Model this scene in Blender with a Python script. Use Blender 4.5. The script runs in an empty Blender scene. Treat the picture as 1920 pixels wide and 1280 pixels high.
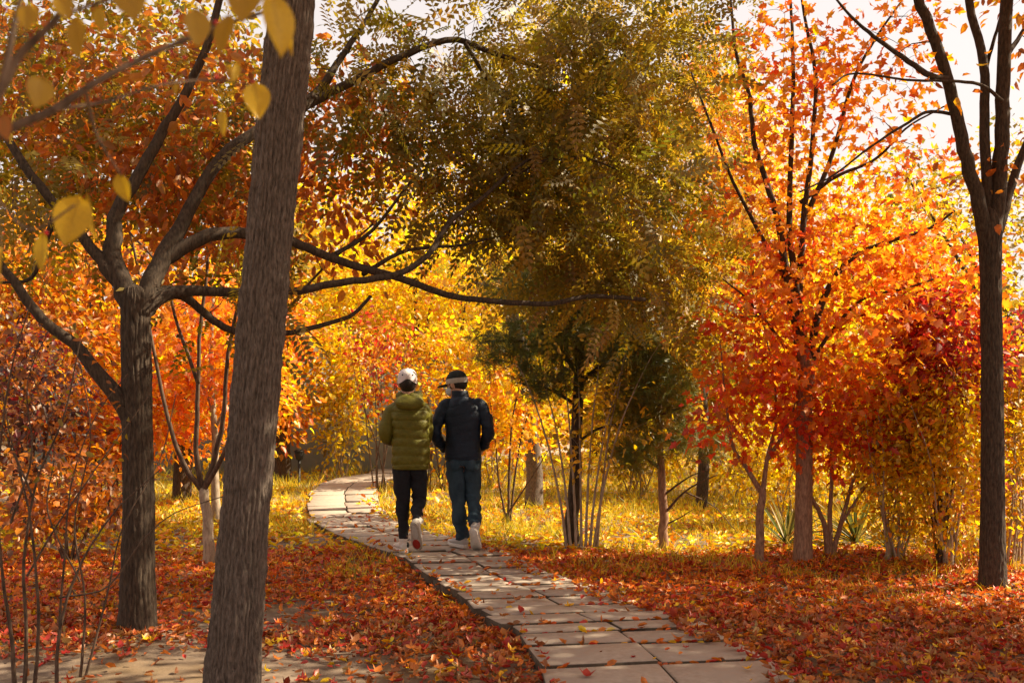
import bpy, math
import numpy as np
from mathutils import Matrix, Vector

# ------------------------------------------------------------------ camera, world, sun, exposure
scn = bpy.context.scene
CAM_H, FPX, HOR = 1.6, 2000.0, 730.0           # eye height, focal length and horizon row in photo pixels
cam_d = bpy.data.cameras.new('camera'); cam = bpy.data.objects.new('camera', cam_d)
scn.collection.objects.link(cam); scn.camera = cam
cam.location = (0, 0, CAM_H); cam.rotation_euler = (math.pi/2, 0, 0)
cam_d.sensor_width = 36; cam_d.lens = 36*FPX/1920; cam_d.shift_y = (HOR-640)/1920
cam_d.clip_start = .05; cam_d.clip_end = 2000
cam_d.dof.use_dof = True; cam_d.dof.focus_distance = 10; cam_d.dof.aperture_fstop = 4.5

SUN_AZ, SUN_EL = 80, 42                        # degrees clockwise from the view direction, above the horizon
w = bpy.data.worlds.new('World'); scn.world = w; w.use_nodes = True
nt = w.node_tree; nt.nodes.clear()
sky = nt.nodes.new('ShaderNodeTexSky'); sky.sky_type = 'NISHITA'; sky.sun_disc = False
sky.sun_elevation = math.radians(SUN_EL); sky.sun_rotation = math.radians(SUN_AZ)
sky.air_density = 1.0; sky.dust_density = 6.0; sky.ozone_density = .5
mixw = nt.nodes.new('ShaderNodeMix'); mixw.data_type = 'RGBA'; mixw.inputs[0].default_value = .8
mixw.inputs['B'].default_value = (4.3, 3.75, 3.4, 1)   # thin bright high cloud over the whole sky
bg = nt.nodes.new('ShaderNodeBackground'); bg.inputs[1].default_value = .1
wo = nt.nodes.new('ShaderNodeOutputWorld')
nt.links.new(sky.outputs[0], mixw.inputs['A']); nt.links.new(mixw.outputs['Result'], bg.inputs[0]); nt.links.new(bg.outputs[0], wo.inputs[0])
sd = bpy.data.lights.new('sun', 'SUN'); sd.energy = 5.0; sd.angle = math.radians(.5); sd.color = (1, .86, .62)
sun = bpy.data.objects.new('sun', sd); scn.collection.objects.link(sun)
sdir = Vector((math.sin(math.radians(SUN_AZ))*math.cos(math.radians(SUN_EL)), math.cos(math.radians(SUN_AZ))*math.cos(math.radians(SUN_EL)), math.sin(math.radians(SUN_EL))))
sun.rotation_euler = (-sdir).to_track_quat('-Z', 'Y').to_euler()
scn.view_settings.view_transform = 'Standard'; scn.view_settings.look = 'None'
scn.view_settings.gamma = 1; scn.view_settings.exposure = 1.35
scn.render.engine = 'CYCLES'
scn.cycles.max_bounces = 7; scn.cycles.diffuse_bounces = 4; scn.cycles.transmission_bounces = 5; scn.cycles.glossy_bounces = 2

# ------------------------------------------------------------------ helpers
COL = scn.collection
def P(x, y, d):                                 # photo pixel + distance -> point
    return np.array([(x-960)/FPX*d, d, CAM_H+(HOR-y)/FPX*d])
def PG(x, y, z=0.0):                            # photo pixel on a level at height z
    d = FPX*(CAM_H-z)/(y-HOR)
    return np.array([(x-960)/FPX*d, d, z])
def ghe(x, y):                                  # ground height
    return .025*np.sin(x*1.3+.4)*np.sin(y*.9+1)+.012*np.sin(x*3.1+y*2.3)-.012
def nrm(a): return a/np.maximum(np.linalg.norm(a, axis=-1, keepdims=True), 1e-9)
def tag(o, label=None, cat=None, group=None, kind=None):
    for k, v in (('label', label), ('category', cat), ('group', group), ('kind', kind)):
        if v: o[k] = v
    return o
def empty(name, loc, label, cat, group=None):
    o = bpy.data.objects.new(name, None); COL.objects.link(o); o.location = tuple(float(v) for v in loc)
    o.empty_display_size = .1
    return tag(o, label, cat, group)

class MB:
    def __init__(s): s.v=[]; s.f=[]; s.c=[]; s.n=0
    def add(s, V, faces, col=None):             # faces: list of (M,k) int arrays
        V = np.asarray(V, float); s.v.append(V)
        for F in faces: s.f.append(np.asarray(F, int)+s.n)
        c = np.ones((len(V), 4)) 
        if col is not None: c[:, :3] = col
        s.c.append(c); s.n += len(V)
    def mesh(s, name, origin=(0,0,0), smooth=False):
        me = bpy.data.meshes.new(name)
        V = np.concatenate(s.v)-np.asarray(origin, float)
        idx = np.concatenate([F.ravel() for F in s.f]).astype(np.int32)
        tot = np.concatenate([np.full(len(F), F.shape[1]) for F in s.f]).astype(np.int32)
        st = np.concatenate([[0], np.cumsum(tot)[:-1]]).astype(np.int32)
        me.vertices.add(len(V)); me.vertices.foreach_set('co', V.astype(np.float32).ravel())
        me.loops.add(len(idx)); me.loops.foreach_set('vertex_index', idx)
        me.polygons.add(len(st)); me.polygons.foreach_set('loop_start', st)
        me.update(calc_edges=True)
        if smooth: me.polygons.foreach_set('use_smooth', np.ones(len(st), bool))
        a = me.color_attributes.new('Col', 'FLOAT_COLOR', 'POINT')
        a.data.foreach_set('color', np.concatenate(s.c).astype(np.float32).ravel())
        return me
    def build(s, name, mat, parent=None, smooth=False, kind=None):
        if s.n == 0: return None
        me = s.mesh(name, parent.location if parent else (0,0,0), smooth)
        return link(name, me, mat, parent, kind)
def link(name, me, mat, parent=None, kind=None):
    if mat and not me.materials: me.materials.append(mat)
    o = bpy.data.objects.new(name, me); COL.objects.link(o)
    if parent: o.parent = parent
    if kind: o['kind'] = kind
    return o

def smooth_poly(pts, n):                        # Catmull-Rom through points (k,m)
    p = np.asarray(pts, float)
    if len(p) < 3:
        t = np.linspace(0, 1, n)[:, None]; return p[0]*(1-t)+p[-1]*t
    q = np.vstack([2*p[0]-p[1], p, 2*p[-1]-p[-2]])
    t = np.linspace(0, len(p)-1-1e-9, n); i = t.astype(int); u = (t-i)[:, None]
    a, b, c, d = q[i], q[i+1], q[i+2], q[i+3]
    return .5*((2*b)+(c-a)*u+(2*a-5*b+4*c-d)*u**2+(3*b-a-3*c+d)*u**3)

def frames(pts):
    T = nrm(np.gradient(pts, axis=0))
    ref = np.array([0, 1., 0]) if abs(T[0][1]) < .8 else np.array([1., 0, 0])
    A = nrm(np.cross(T, ref)); B = np.cross(T, A)
    return T, A, B
def tube(mb, pts, rad, k=7, col=None, cap=True, disp=None):
    pts = np.asarray(pts, float); n = len(pts); rad = np.broadcast_to(rad, (n,)).astype(float)
    T, A, B = frames(pts)
    th = np.arange(k)*2*np.pi/k
    R = rad[:, None]*np.ones(k)
    if disp is not None: R = R+disp
    V = pts[:, None]+(A[:, None]*np.cos(th)[None, :, None]+B[:, None]*np.sin(th)[None, :, None])*R[..., None]
    i = np.arange(n-1)[:, None]*k; j = np.arange(k)[None]; j2 = (j+1) % k
    F = np.stack([i+j, i+j2, i+k+j2, i+k+j], -1).reshape(-1, 4)
    fs = [F]; V = V.reshape(-1, 3)
    if cap:
        V = np.vstack([V, pts[-1]+T[-1]*rad[-1]*.6]); a = (n-1)*k
        fs.append(np.stack([a+np.arange(k), a+(np.arange(k)+1) % k, np.full(k, n*k)], -1))
    mb.add(V, fs, col)

def vnoise(u, v, pu, seed=0):                   # value noise, periodic in u with period pu
    r = np.random.RandomState(seed).rand(pu, 4096)
    iu = np.floor(u).astype(int); iv = np.floor(v).astype(int)
    fu = u-iu; fv = v-iv; fu = fu*fu*(3-2*fu); fv = fv*fv*(3-2*fv)
    g = lambda a, b: r[a % pu, b % 4096]
    return (g(iu, iv)*(1-fu)+g(iu+1, iv)*fu)*(1-fv)+(g(iu, iv+1)*(1-fu)+g(iu+1, iv+1)*fu)*fv

def bark_tube(mb, pts, rad, k, n, ridges, depth, seed, plate=9.0):
    q = smooth_poly(np.c_[np.asarray(pts, float), rad], n); c = q[:, :3]; r = q[:, 3]
    L = np.concatenate([[0], np.cumsum(np.linalg.norm(np.diff(c, axis=0), axis=1))])
    th = np.arange(k)/k
    u, v = np.meshgrid(th, L)
    warp = vnoise(u*9, v*2.0, 9, seed)-.5+.7*(vnoise(u*27, v*14, 27, seed+1)-.5)
    rid = np.abs(np.sin(np.pi*(u*ridges+1.1*warp)))**.8
    pl = vnoise(u*ridges, v*plate+warp*3, ridges, seed+2); pl2 = vnoise(u*ridges*2, v*plate*3, ridges*2, seed+3)
    big = vnoise(u*4, v*1.6, 4, seed+4)-.5
    d = depth*((rid-.6)*1.1+(pl-.5)*1.2+(pl2-.5)*.9)+depth*1.6*big
    tube(mb, c, r, k, None, True, d)

def inst(mb, tpl, pos, R, scale, col):          # many copies of a small template into one mesh
    V, fs = tpl; N = len(pos); m = len(V)
    W = np.einsum('nij,mj->nmi', R, V)*np.asarray(scale).reshape(-1, 1, 1)+pos[:, None]
    off = (np.arange(N)*m)[:, None, None]
    mb.add(W.reshape(-1, 3), [(F[None]+off).reshape(-1, F.shape[1]) for F in fs], np.repeat(col, m, 0))

def leaf_frames(rng, d, up=.6):                 # d (N,3) leaf directions -> rotation (x width, y length, z normal)
    N = len(d); y = nrm(d)
    z = nrm(rng.normal(0, 1, (N, 3))*(1-up)+np.array([0, 0, 1.])*up)
    x = nrm(np.cross(y, z)+rng.normal(0, .05, (N, 3))); z = np.cross(x, y)
    return np.stack([x, y, z], -1)

def A_(l): return np.array(l, float)
def I_(l): return np.array(l, int)
T_OVAL = (A_([(0,0,0),(0,.5,.0),(0,1,-.12),(-.27,.25,.1),(-.24,.65,.06),(.27,.25,.1),(.24,.65,.06)]),
          [I_([[0,1,4,3],[0,5,6,1]]), I_([[1,2,4],[1,6,2]])])
T_BG = (A_([(0,0,0),(.33,.45,.1),(0,1,-.05),(-.33,.45,.1)]), [I_([[0,1,2],[0,2,3]])])
_m = A_([(0,0,0),(.28,.02,.05),(.2,.25,.04),(.55,.42,.1),(.24,.5,.04),(.22,.72,.03),(0,1,-.06),(-.22,.72,.03),(-.24,.5,.04),(-.55,.42,.1),(-.2,.25,.04),(-.28,.02,.05),(0,.38,-.03)])
T_MAPLE = (_m, [I_([[12, i, i+1] for i in range(0, 11)]+[[12, 11, 0]])])
def _pin():
    V = []; F = []
    for i in range(6):
        t = .16+i*.145; w = .2*(1-.5*abs(i-2.3)/3.5)
        for s in (-1, 1):
            b = len(V); dz = -.1*t
            V += [(0, t, dz), (s*w*.5, t-.015, dz+.015), (s*w, t+.075, dz-.03), (s*w*.45, t+.095, dz-.01)]
            F.append([b, b+1, b+2, b+3] if s > 0 else [b, b+3, b+2, b+1])
    b = len(V); V += [(0, .98, -.1), (.045, 1.07, -.11), (0, 1.18, -.15), (-.045, 1.07, -.11)]; F.append([b, b+1, b+2, b+3])
    b = len(V); V += [(-.006, 0, 0), (.006, 0, 0), (.004, 1, -.1), (-.004, 1, -.1)]; F.append([b, b+1, b+2, b+3])
    return (A_(V), [I_(F)])
T_PIN = _pin()
def _tuft():
    r = np.random.RandomState(3); V = []; F = []
    for i in range(26):
        a = r.rand()*6.283; e = r.uniform(.15, 1.15); d = np.array([math.cos(a)*math.sin(e), math.cos(e), math.sin(a)*math.sin(e)])
        s = np.cross(d, r.normal(0, 1, 3)); s /= np.linalg.norm(s); b = len(V); o = np.array([0, r.uniform(-.5, .15), 0])
        V += [o+s*.012, o-s*.012, o+d*r.uniform(.7, 1)]; F.append([b, b+1, b+2])
    return (A_(V), [I_(F)])
T_TUFT = _tuft()
T_CURL = (A_([(0,0,.02),(0,.5,.0),(0,1,.16),(-.24,.22,.22),(-.22,.68,.3),(.25,.22,.2),(.22,.68,.17),(.0,-.3,.03),(.012,-.3,.05)]),
          [I_([[0,1,4,3],[0,5,6,1]]), I_([[1,2,4],[1,6,2],[0,7,8]])])
_c = _m.copy(); _c[:, 2] = 1.5*(_c[:, 0]**2)+.6*(_c[:, 1]-.4)**2+.02*np.sin(np.arange(13)*2.1)
T_MCURL = (_c, T_MAPLE[1])

# ------------------------------------------------------------------ materials
def newmat(name):
    m = bpy.data.materials.new(name); m.use_nodes = True; n = m.node_tree; n.nodes.clear()
    o = n.nodes.new('ShaderNodeOutputMaterial'); return m, n, o
def leaf_mat(name, trans=.5, gloss=.04):
    m, n, o = newmat(name)
    at = n.nodes.new('ShaderNodeAttribute'); at.attribute_name = 'Col'
    geo = n.nodes.new('ShaderNodeTexCoord'); nz = n.nodes.new('ShaderNodeTexNoise'); nz.inputs['Scale'].default_value = 38; nz.inputs['Detail'].default_value = 3
    n.links.new(geo.outputs['Object'], nz.inputs['Vector'])
    mr = n.nodes.new('ShaderNodeMapRange'); mr.inputs['From Min'].default_value = .3; mr.inputs['From Max'].default_value = .7; mr.inputs['To Min'].default_value = .72; mr.inputs['To Max'].default_value = 1.15
    n.links.new(nz.outputs['Fac'], mr.inputs['Value'])
    mu = n.nodes.new('ShaderNodeVectorMath'); mu.operation = 'SCALE'
    n.links.new(at.outputs['Color'], mu.inputs[0]); n.links.new(mr.outputs[0], mu.inputs['Scale'])
    d = n.nodes.new('ShaderNodeBsdfDiffuse'); t = n.nodes.new('ShaderNodeBsdfTranslucent'); g = n.nodes.new('ShaderNodeBsdfGlossy'); g.inputs['Roughness'].default_value = .45
    g.inputs['Color'].default_value = (1, .95, .85, 1)
    n.links.new(mu.outputs[0], d.inputs['Color']); n.links.new(mu.outputs[0], t.inputs['Color'])
    mx = n.nodes.new('ShaderNodeMixShader'); mx.inputs[0].default_value = trans
    n.links.new(d.outputs[0], mx.inputs[1]); n.links.new(t.outputs[0], mx.inputs[2])
    m2 = n.nodes.new('ShaderNodeMixShader'); m2.inputs[0].default_value = gloss
    n.links.new(mx.outputs[0], m2.inputs[1]); n.links.new(g.outputs[0], m2.inputs[2]); n.links.new(m2.outputs[0], o.inputs[0])
    return m
def noise_mat(name, c1, c2, scale=(8,8,8), rough=.85, bump=.3, detail=6, dist=.02, c3=None, s3=2.0):
    m, n, o = newmat(name)
    tc = n.nodes.new('ShaderNodeTexCoord'); mp = n.nodes.new('ShaderNodeMapping'); mp.inputs['Scale'].default_value = scale
    n.links.new(tc.outputs['Object'], mp.inputs['Vector'])
    nz = n.nodes.new('ShaderNodeTexNoise'); nz.inputs['Scale'].default_value = 1; nz.inputs['Detail'].default_value = detail; nz.inputs['Roughness'].default_value = .65
    n.links.new(mp.outputs[0], nz.inputs['Vector'])
    cr = n.nodes.new('ShaderNodeValToRGB'); cr.color_ramp.elements[0].position = .32; cr.color_ramp.elements[1].position = .68
    cr.color_ramp.elements[0].color = (*c1, 1); cr.color_ramp.elements[1].color = (*c2, 1)
    n.links.new(nz.outputs['Fac'], cr.inputs[0]); colout = cr.outputs[0]
    if c3:
        n3 = n.nodes.new('ShaderNodeTexNoise'); n3.inputs['Scale'].default_value = s3; n3.inputs['Detail'].default_value = 4
        n.links.new(tc.outputs['Object'], n3.inputs['Vector'])
        r3 = n.nodes.new('ShaderNodeValToRGB'); r3.color_ramp.elements[0].position = .48; r3.color_ramp.elements[1].position = .62
        n.links.new(n3.outputs['Fac'], r3.inputs[0])
        mx = n.nodes.new('ShaderNodeMix'); mx.data_type = 'RGBA'; mx.inputs['B'].default_value = (*c3, 1)
        n.links.new(r3.outputs[0], mx.inputs[0]); n.links.new(cr.outputs[0], mx.inputs['A']); colout = mx.outputs['Result']
    b = n.nodes.new('ShaderNodeBsdfPrincipled'); b.inputs['Roughness'].default_value = rough
    b.inputs['Specular IOR Level'].default_value = .25
    bp = n.nodes.new('ShaderNodeBump'); bp.inputs['Strength'].default_value = bump; bp.inputs['Distance'].default_value = dist
    n.links.new(nz.outputs['Fac'], bp.inputs['Height']); n.links.new(bp.outputs[0], b.inputs['Normal'])
    n.links.new(colout, b.inputs['Base Color']); n.links.new(b.outputs[0], o.inputs[0])
    return m
M_LEAF = leaf_mat('tree_leaf', .68); M_LITTER = leaf_mat('fallen_leaf', .3, .05); M_GRASS = leaf_mat('grass_blade', .45, .03)
M_NEEDLE = leaf_mat('pine_needle', .45, .06); M_FORE = leaf_mat('near_leaf', .5, .03)
M_BARK_GREY = noise_mat('bark_grey_brown', (.045,.034,.027), (.22,.17,.135), (120,120,26), .9, .9, 10, .008)
M_BARK_DARK = noise_mat('bark_dark', (.022,.016,.012), (.10,.07,.048), (70,70,18), .9, .7, 8, .01)
M_BARK_RED = noise_mat('bark_reddish', (.14,.07,.045), (.40,.24,.15), (60,60,16), .85, .4, 6, .004)
M_TWIG = noise_mat('twig_bark', (.045,.028,.02), (.16,.10,.065), (40,40,14), .85, .2, 4, .003)
M_PALE = noise_mat('pale_stem', (.22,.16,.11), (.5,.4,.29), (50,50,14), .8, .2, 5, .003)
M_SOIL = noise_mat('soil', (.12,.085,.06), (.25,.185,.135), (7,7,7), .95, .6, 10, .02, (.17,.115,.065), 1.1)
M_SLAB = noise_mat('concrete', (.31,.25,.20), (.43,.36,.295), (24,24,24), .85, .4, 12, .004, (.34,.28,.23), 3.0)
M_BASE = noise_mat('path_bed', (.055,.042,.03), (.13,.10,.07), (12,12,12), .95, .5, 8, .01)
M_WALL = noise_mat('painted_wall', (.20,.20,.17), (.29,.29,.24), (2,2,3), .9, .2, 8, .01)

Y=(.94,.66,.006); Y2=(.92,.50,.006); OR=(.93,.30,.008); RO=(.88,.17,.010); RD=(.52,.03,.018); DR=(.24,.012,.014); RU=(.50,.14,.016); BR=(.26,.09,.02)
OL=(.32,.22,.012); OG=(.19,.16,.012); GR=(.11,.13,.015); TAN=(.46,.27,.09); GOLD=(.62,.37,.014); PEACH=(.72,.36,.09)
def pal(rng, N, cols, wts, jit=.16):
    c = np.array(cols); w = np.array(wts, float); k = rng.choice(len(c), N, p=w/w.sum())
    out = c[k]*(1+rng.normal(0, jit, (N, 1)))*(1+rng.normal(0, jit*.4, (N, 3)))
    return np.clip(out, .004, .92)

# ------------------------------------------------------------------ ground
def sp(a, n, near): 
    t = np.linspace(-1, 1, n); s = np.sinh(t*near)/np.sinh(near); return s*a
gx = sp(420, 181, 5.2); gy = sp(420, 181, 5.2)+9
X, Yg = np.meshgrid(gx, gy); Z = ghe(X, Yg)
n = len(gx); i, j = np.meshgrid(np.arange(n-1), np.arange(n-1), indexing='ij'); a = (i*n+j).ravel()
mb = MB(); mb.add(np.c_[X.ravel(), Yg.ravel(), Z.ravel()], [np.stack([a, a+1, a+n+1, a+n], -1)])
tag(mb.build('ground', M_SOIL, smooth=True), kind='structure')

# ------------------------------------------------------------------ paved path: every slab its own piece
LR = [((1030,1290),(1512,1275)),((1020,1247),(1440,1229)),((992,1208),(1376,1194)),((975,1184),(1330,1171)),((952,1167),(1288,1155)),
 ((920,1151),(1245,1140)),((893,1138),(1205,1126)),((877,1121),(1162,1111)),((858,1108),(1125,1099)),((838,1099),(1090,1090)),
 ((819,1089),(1055,1081)),((804,1077),(1028,1071)),((788,1066),(1006,1061)),((772,1054),(986,1050)),((756,1043),(966,1039)),
 ((733,1034),(940,1028)),((704,1025),(905,1018)),((681,1016),(865,1010)),((647,1006),(828,1000)),((622,997),(795,992)),
 ((602,988),(765,984)),((588,979),(748,976)),((582,970),(735,967)),((580,962),(724,959)),((578,955),(716,952)),
 ((577,948),(711,945)),((577,941),(707,938)),((577,935),(705,931)),((579,928),(705,924)),((583,921),(706,917)),
 ((589,914),(710,910)),((598,908),(718,904)),((610,902),(732,898)),((628,896.5),(752,893)),((655,891.5),(778,889)),((690,887),(806,885.5))]
ZT = .07
rows = [(PG(*l, ZT), PG(*r, ZT)) for l, r in LR]
first = rows[0]; step = np.array([-.02, .36, 0])
rows = [(first[0]-step*k, first[1]-step*k) for k in (4, 3, 2, 1)]+rows       # the path goes on under the camera's feet
# beyond the bend the path swings right and runs on between the trees
l, r = rows[-1]; c = (l+r)/2; wv = (r-l)/2; wd = np.linalg.norm(wv); ang = math.atan2(wv[1], wv[0])
for k in range(30):
    turn = -.085 if k < 11 else (.05 if k < 22 else .02)
    ang += turn; hd = np.array([-math.sin(ang), math.cos(ang), 0]); c = c+hd*.47
    e = np.array([math.cos(ang), math.sin(ang), 0])*wd; rows.append((c-e, c+e))
path = empty('path', (0, 0, 0), None, None); path['kind'] = 'structure'
mb = MB()
Lb = np.array([r[0] for r in rows]); Rb = np.array([r[1] for r in rows]); inn = nrm(Rb-Lb)*.035
q = np.stack([Lb+inn+[0,0,-.012], Rb-inn+[0,0,-.012], Rb-inn+[0,0,-.25], Lb+inn+[0,0,-.25]], 1).reshape(-1, 3); q[:, 2] -= .03
ii = np.arange(len(rows)-1)[:, None]*4; jj = np.arange(4)[None]; j2 = (jj+1) % 4
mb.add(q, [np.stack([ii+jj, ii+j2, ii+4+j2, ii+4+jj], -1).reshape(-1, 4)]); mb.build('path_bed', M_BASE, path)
rg = np.random.RandomState(5)
def slab(a, b, c, d, rng):                     # corners front-left, front-right, back-right, back-left at the top
    q = np.array([a, b, c, d])+np.c_[rng.normal(0, .004, (4, 2)), np.zeros(4)]; cen = q.mean(0)
    q[:, 2] += rng.normal(0, .004)+np.array([0, 1, 1, 0])*rng.normal(0, .004)
    e = nrm(cen-q)*.012; e[:, 2] = 0
    top = q+e; up = q-[0, 0, .007]; bot = q-[0, 0, .075]
    V = np.vstack([top, up, bot]); F = [[0,1,2,3]]
    for lv in (0, 4):
        for k in range(4): F.append([lv+k, lv+4+k, lv+4+(k+1) % 4, lv+(k+1) % 4])
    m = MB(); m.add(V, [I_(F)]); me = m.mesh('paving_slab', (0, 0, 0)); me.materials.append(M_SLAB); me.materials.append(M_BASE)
    me.polygons.foreach_set('material_index', np.array([0]*5+[1]*4, np.int32))       # sides take the dark bed material, so the joints read dark
    return link('paving_slab', me, None, path)
for k in range(len(rows)-1):
    (l0, r0), (l1, r1) = rows[k], rows[k+1]
    g = (.075 if k < 8 else .05); gl = nrm(l1-l0)*g; gr = nrm(r1-r0)*g
    s = .52+rg.normal(0, .012); sx = rg.normal(0, .02); sh = nrm(r0-l0)*sx; sep = nrm(r0-l0)*.009
    m0 = l0+(r0-l0)*s+sh; m1 = (l1-gl)+((r1-gr)-(l1-gl))*s+sh
    slab(l0+sh, m0-sep, m1-sep, l1-gl+sh, rg)
    slab(m0+sep, r0+sh, r1-gr+sh, m1+sep, rg)
o_ = np.argsort(Lb[:40, 1]); PLY, PLX, PRX = Lb[:40, 1][o_], Lb[:40, 0][o_], Rb[:40, 0][o_]
def on_path(x, y, ml=0, mr=0):
    a = np.interp(y, PLY, PLX); b = np.interp(y, PLY, PRX)
    ins = (x > a+ml) & (x < b-mr) & (y < 19.6)
    c = (Lb[38:]+Rb[38:])/2
    for cc in c: ins |= ((x-cc[0])**2+(y-cc[1])**2 < .5**2)
    return ins

# ------------------------------------------------------------------ trees
def tree(name, label, base, trunk, limbs, lobes, leaf, size, ncl, per, cols, wts, bark=M_TWIG, limb_mat=None, cat='tree', group=None, seed=1,
         spread=.16, hires=None, k=9, droop=.35, mat=M_LEAF, singles=0, twig_r=.007, shell=.35, sx=1.0, jit=.16, stem_name='trunk', split=True, up=.55):
    """trunk: list of (point, radius); limbs: lists of the same; lobes: (centre, (rx,ry,rz), weight)"""
    rng = np.random.RandomState(seed); t = empty(name, base, label, cat, group); limb_mat = limb_mat or bark
    nodes = []; nrad = []
    if trunk:
        p = np.array([q[0] for q in trunk]); r = np.array([q[1] for q in trunk]); m = MB()
        if hires: bark_tube(m, p, r, *hires, seed=seed)
        else:
            q = smooth_poly(np.c_[p, r], max(8, 3*len(p))); q[:, :3] += rng.normal(0, .12, (len(q), 3))*q[:, 3:]
            tube(m, q[:, :3], q[:, 3], k)
        m.build(stem_name, bark, t, True)
        q = smooth_poly(np.c_[p, r], 30); nodes.append(q[12:, :3]); nrad.append(q[12:, 3])
    jm = MB()
    for L in limbs:
        p = np.array([q[0] for q in L]); r = np.array([q[1] for q in L])
        q = smooth_poly(np.c_[p, r], max(10, 4*len(p))); q[1:, :3] += rng.normal(0, .1, (len(q)-1, 3))*np.maximum(q[1:, 3:], .012)
        m = MB() if split else jm
        tube(m, q[:, :3], np.maximum(q[:, 3], .003), max(5, min(12, int(r[0]*140)+4)))
        if split: m.build('branch' if trunk else 'stem', limb_mat, t, True)
        s0 = len(q)//3; nodes.append(q[s0:, :3]); nrad.append(q[s0:, 3])
    if not split: jm.build('branches', limb_mat, t, True, 'stuff')
    if not lobes: return t
    # leaf clusters in the lobes, each joined to the nearest wood by a twig
    wt = np.array([l[2] for l in lobes], float); pick = rng.choice(len(lobes), ncl, p=wt/wt.sum())
    C = np.array([l[0] for l in lobes])[pick]; Rr = np.array([l[1] for l in lobes], float)[pick]
    u = nrm(rng.normal(0, 1, (ncl, 3)))*(rng.rand(ncl, 1)**shell); C = C+u*Rr
    C = C[C[:, 2] > .12]; ncl = len(C)
    N = np.concatenate(nodes) if nodes else np.array([base]); NR = np.concatenate(nrad) if nodes else np.array([.01])
    dist = np.min(np.linalg.norm(C[:, None]-N[None, ::2], axis=2), axis=1) if ncl*len(N) < 4e6 else np.linalg.norm(C-N.mean(0), axis=1)
    C = C[np.argsort(dist)]; tw = MB(); dirs = np.zeros_like(C)
    NN = np.zeros((len(N)+ncl*3, 3)); RR = np.zeros(len(NN)); NN[:len(N)] = N; RR[:len(N)] = NR; cnt = len(N)
    for q, c in enumerate(C):
        dd = NN[:cnt]-c; d2 = (dd**2).sum(1)+np.maximum(dd[:, 2], 0)**2*1.5; b = int(np.argmin(d2)); s = NN[b]; L = np.linalg.norm(c-s)
        mid = (s+c)/2+rng.normal(0, .09, 3)*L+np.array([0, 0, .1*L]); r0 = min(RR[b]*.8, twig_r*(.5+min(L, 2.0)))
        pts = smooth_poly([s, mid, c], 5); rad = np.linspace(r0, max(.0018, r0*.35), 5); tube(tw, pts, rad, 4, cap=False)
        NN[cnt:cnt+3] = pts[2:]; RR[cnt:cnt+3] = rad[2:]; cnt += 3; dirs[q] = c-pts[2]
    tw.build('twigs', limb_mat, t, False, 'stuff')
    M = ncl*per; ci = np.repeat(np.arange(ncl), per)
    off = rng.normal(0, spread, (M, 3))*np.array([1, 1, .75]); pos = C[ci]+off
    d = nrm(dirs[ci])*.5+nrm(off)*.7+rng.normal(0, .35, (M, 3)); d[:, 2] -= droop
    R = leaf_frames(rng, d, up); sc = size*rng.uniform(.65, 1.25, M)
    R[:, :, 0] *= sx*rng.uniform(.75, 1.15, (M, 1))
    # colour drifts from branch to branch
    cl = pal(rng, ncl, cols, wts, .05)[ci]; own = pal(rng, M, cols, wts, jit); col = np.where(rng.rand(M, 1) < .55, cl, own)*(1+rng.normal(0, jit, (M, 1))); col = np.clip(col, .004, .92)
    keep = pos[:, 2] > .03; pos, R, sc, col = pos[keep], R[keep], sc[keep], col[keep]
    idx = np.zeros(len(pos), bool)
    if singles:
        vis = np.abs(pos[:, 0]/pos[:, 1]) < .47; vis &= (pos[:, 2]-CAM_H)/pos[:, 1] < .36
        key = np.where(vis, pos[:, 1]/sc, 1e9); idx[np.argsort(key)[:singles]] = True
        lib = []
        for q in range(7):
            mm = MB(); mm.add(leaf[0], leaf[1], pal(rng, 1, cols, wts, .1)); lib.append(mm.mesh('leaf'))
        for q in np.where(idx)[0]:
            o = link('leaf', lib[rng.randint(7)], mat, t); mt = np.eye(4); mt[:3, :3] = R[q]*sc[q]; mt[:3, 3] = pos[q]-np.array(base); o.matrix_local = Matrix(mt.tolist())
    m = MB(); inst(m, leaf, pos[~idx], R[~idx], sc[~idx], col[~idx]); m.build('crown', mat, t, False, 'stuff')
    return t
def PL(d0, d1, r0, r1, *px):                    # photo polyline with depth and radius running from one end to the other
    n = len(px); return [(P(x, y, d0+(d1-d0)*i/(n-1)), r0+(r1-r0)*(i/(n-1))**.8) for i, (x, y) in enumerate(px)]
def LB(x, y, d, rx, ry, rd, w=1.0):             # lobe from photo pixels
    s = d/FPX; return (P(x, y, d), (rx*s, rd, ry*s), w)
def gb(x, d): return np.array([(x-960)/FPX*d, d, float(ghe((x-960)/FPX*d, d))-.03])
def up(x, d, z): return np.array([(x-960)/FPX*d, d, z])

# -- leaning rough-barked tree in front on the left
b = np.array([-1.452, 5.5, -.05])
tr = [(b, .15), (P(440,1200,5.5), .131), (P(472,800,5.5), .121), (P(508,400,5.5), .114), (P(548,0,5.5), .109), (P(580,-300,5.5), .10), (P(600,-700,5.6), .07)]
tree('leaning_tree', 'thick leaning trunk with rough grey-brown bark in the left foreground', b, tr,
     [PL(5.5,5.0,.06,.02,(575,-260),(480,-500),(330,-650)), PL(5.5,6.5,.06,.02,(583,-340),(720,-560),(900,-700)), PL(5.6,4.2,.05,.02,(590,-500),(640,-800),(760,-1000))],
     [(np.array([-.8,5.3,6.0]), (1.6,1.5,.9), 1), (np.array([-1.6,4.7,5.4]), (1.1,1.2,.6), .6)], T_OVAL, .085, 150, 22, (Y2,RU,OL), (2,2,1),
     M_BARK_GREY, M_BARK_DARK, seed=11, hires=(300, 560, 30, .0105))

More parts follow.
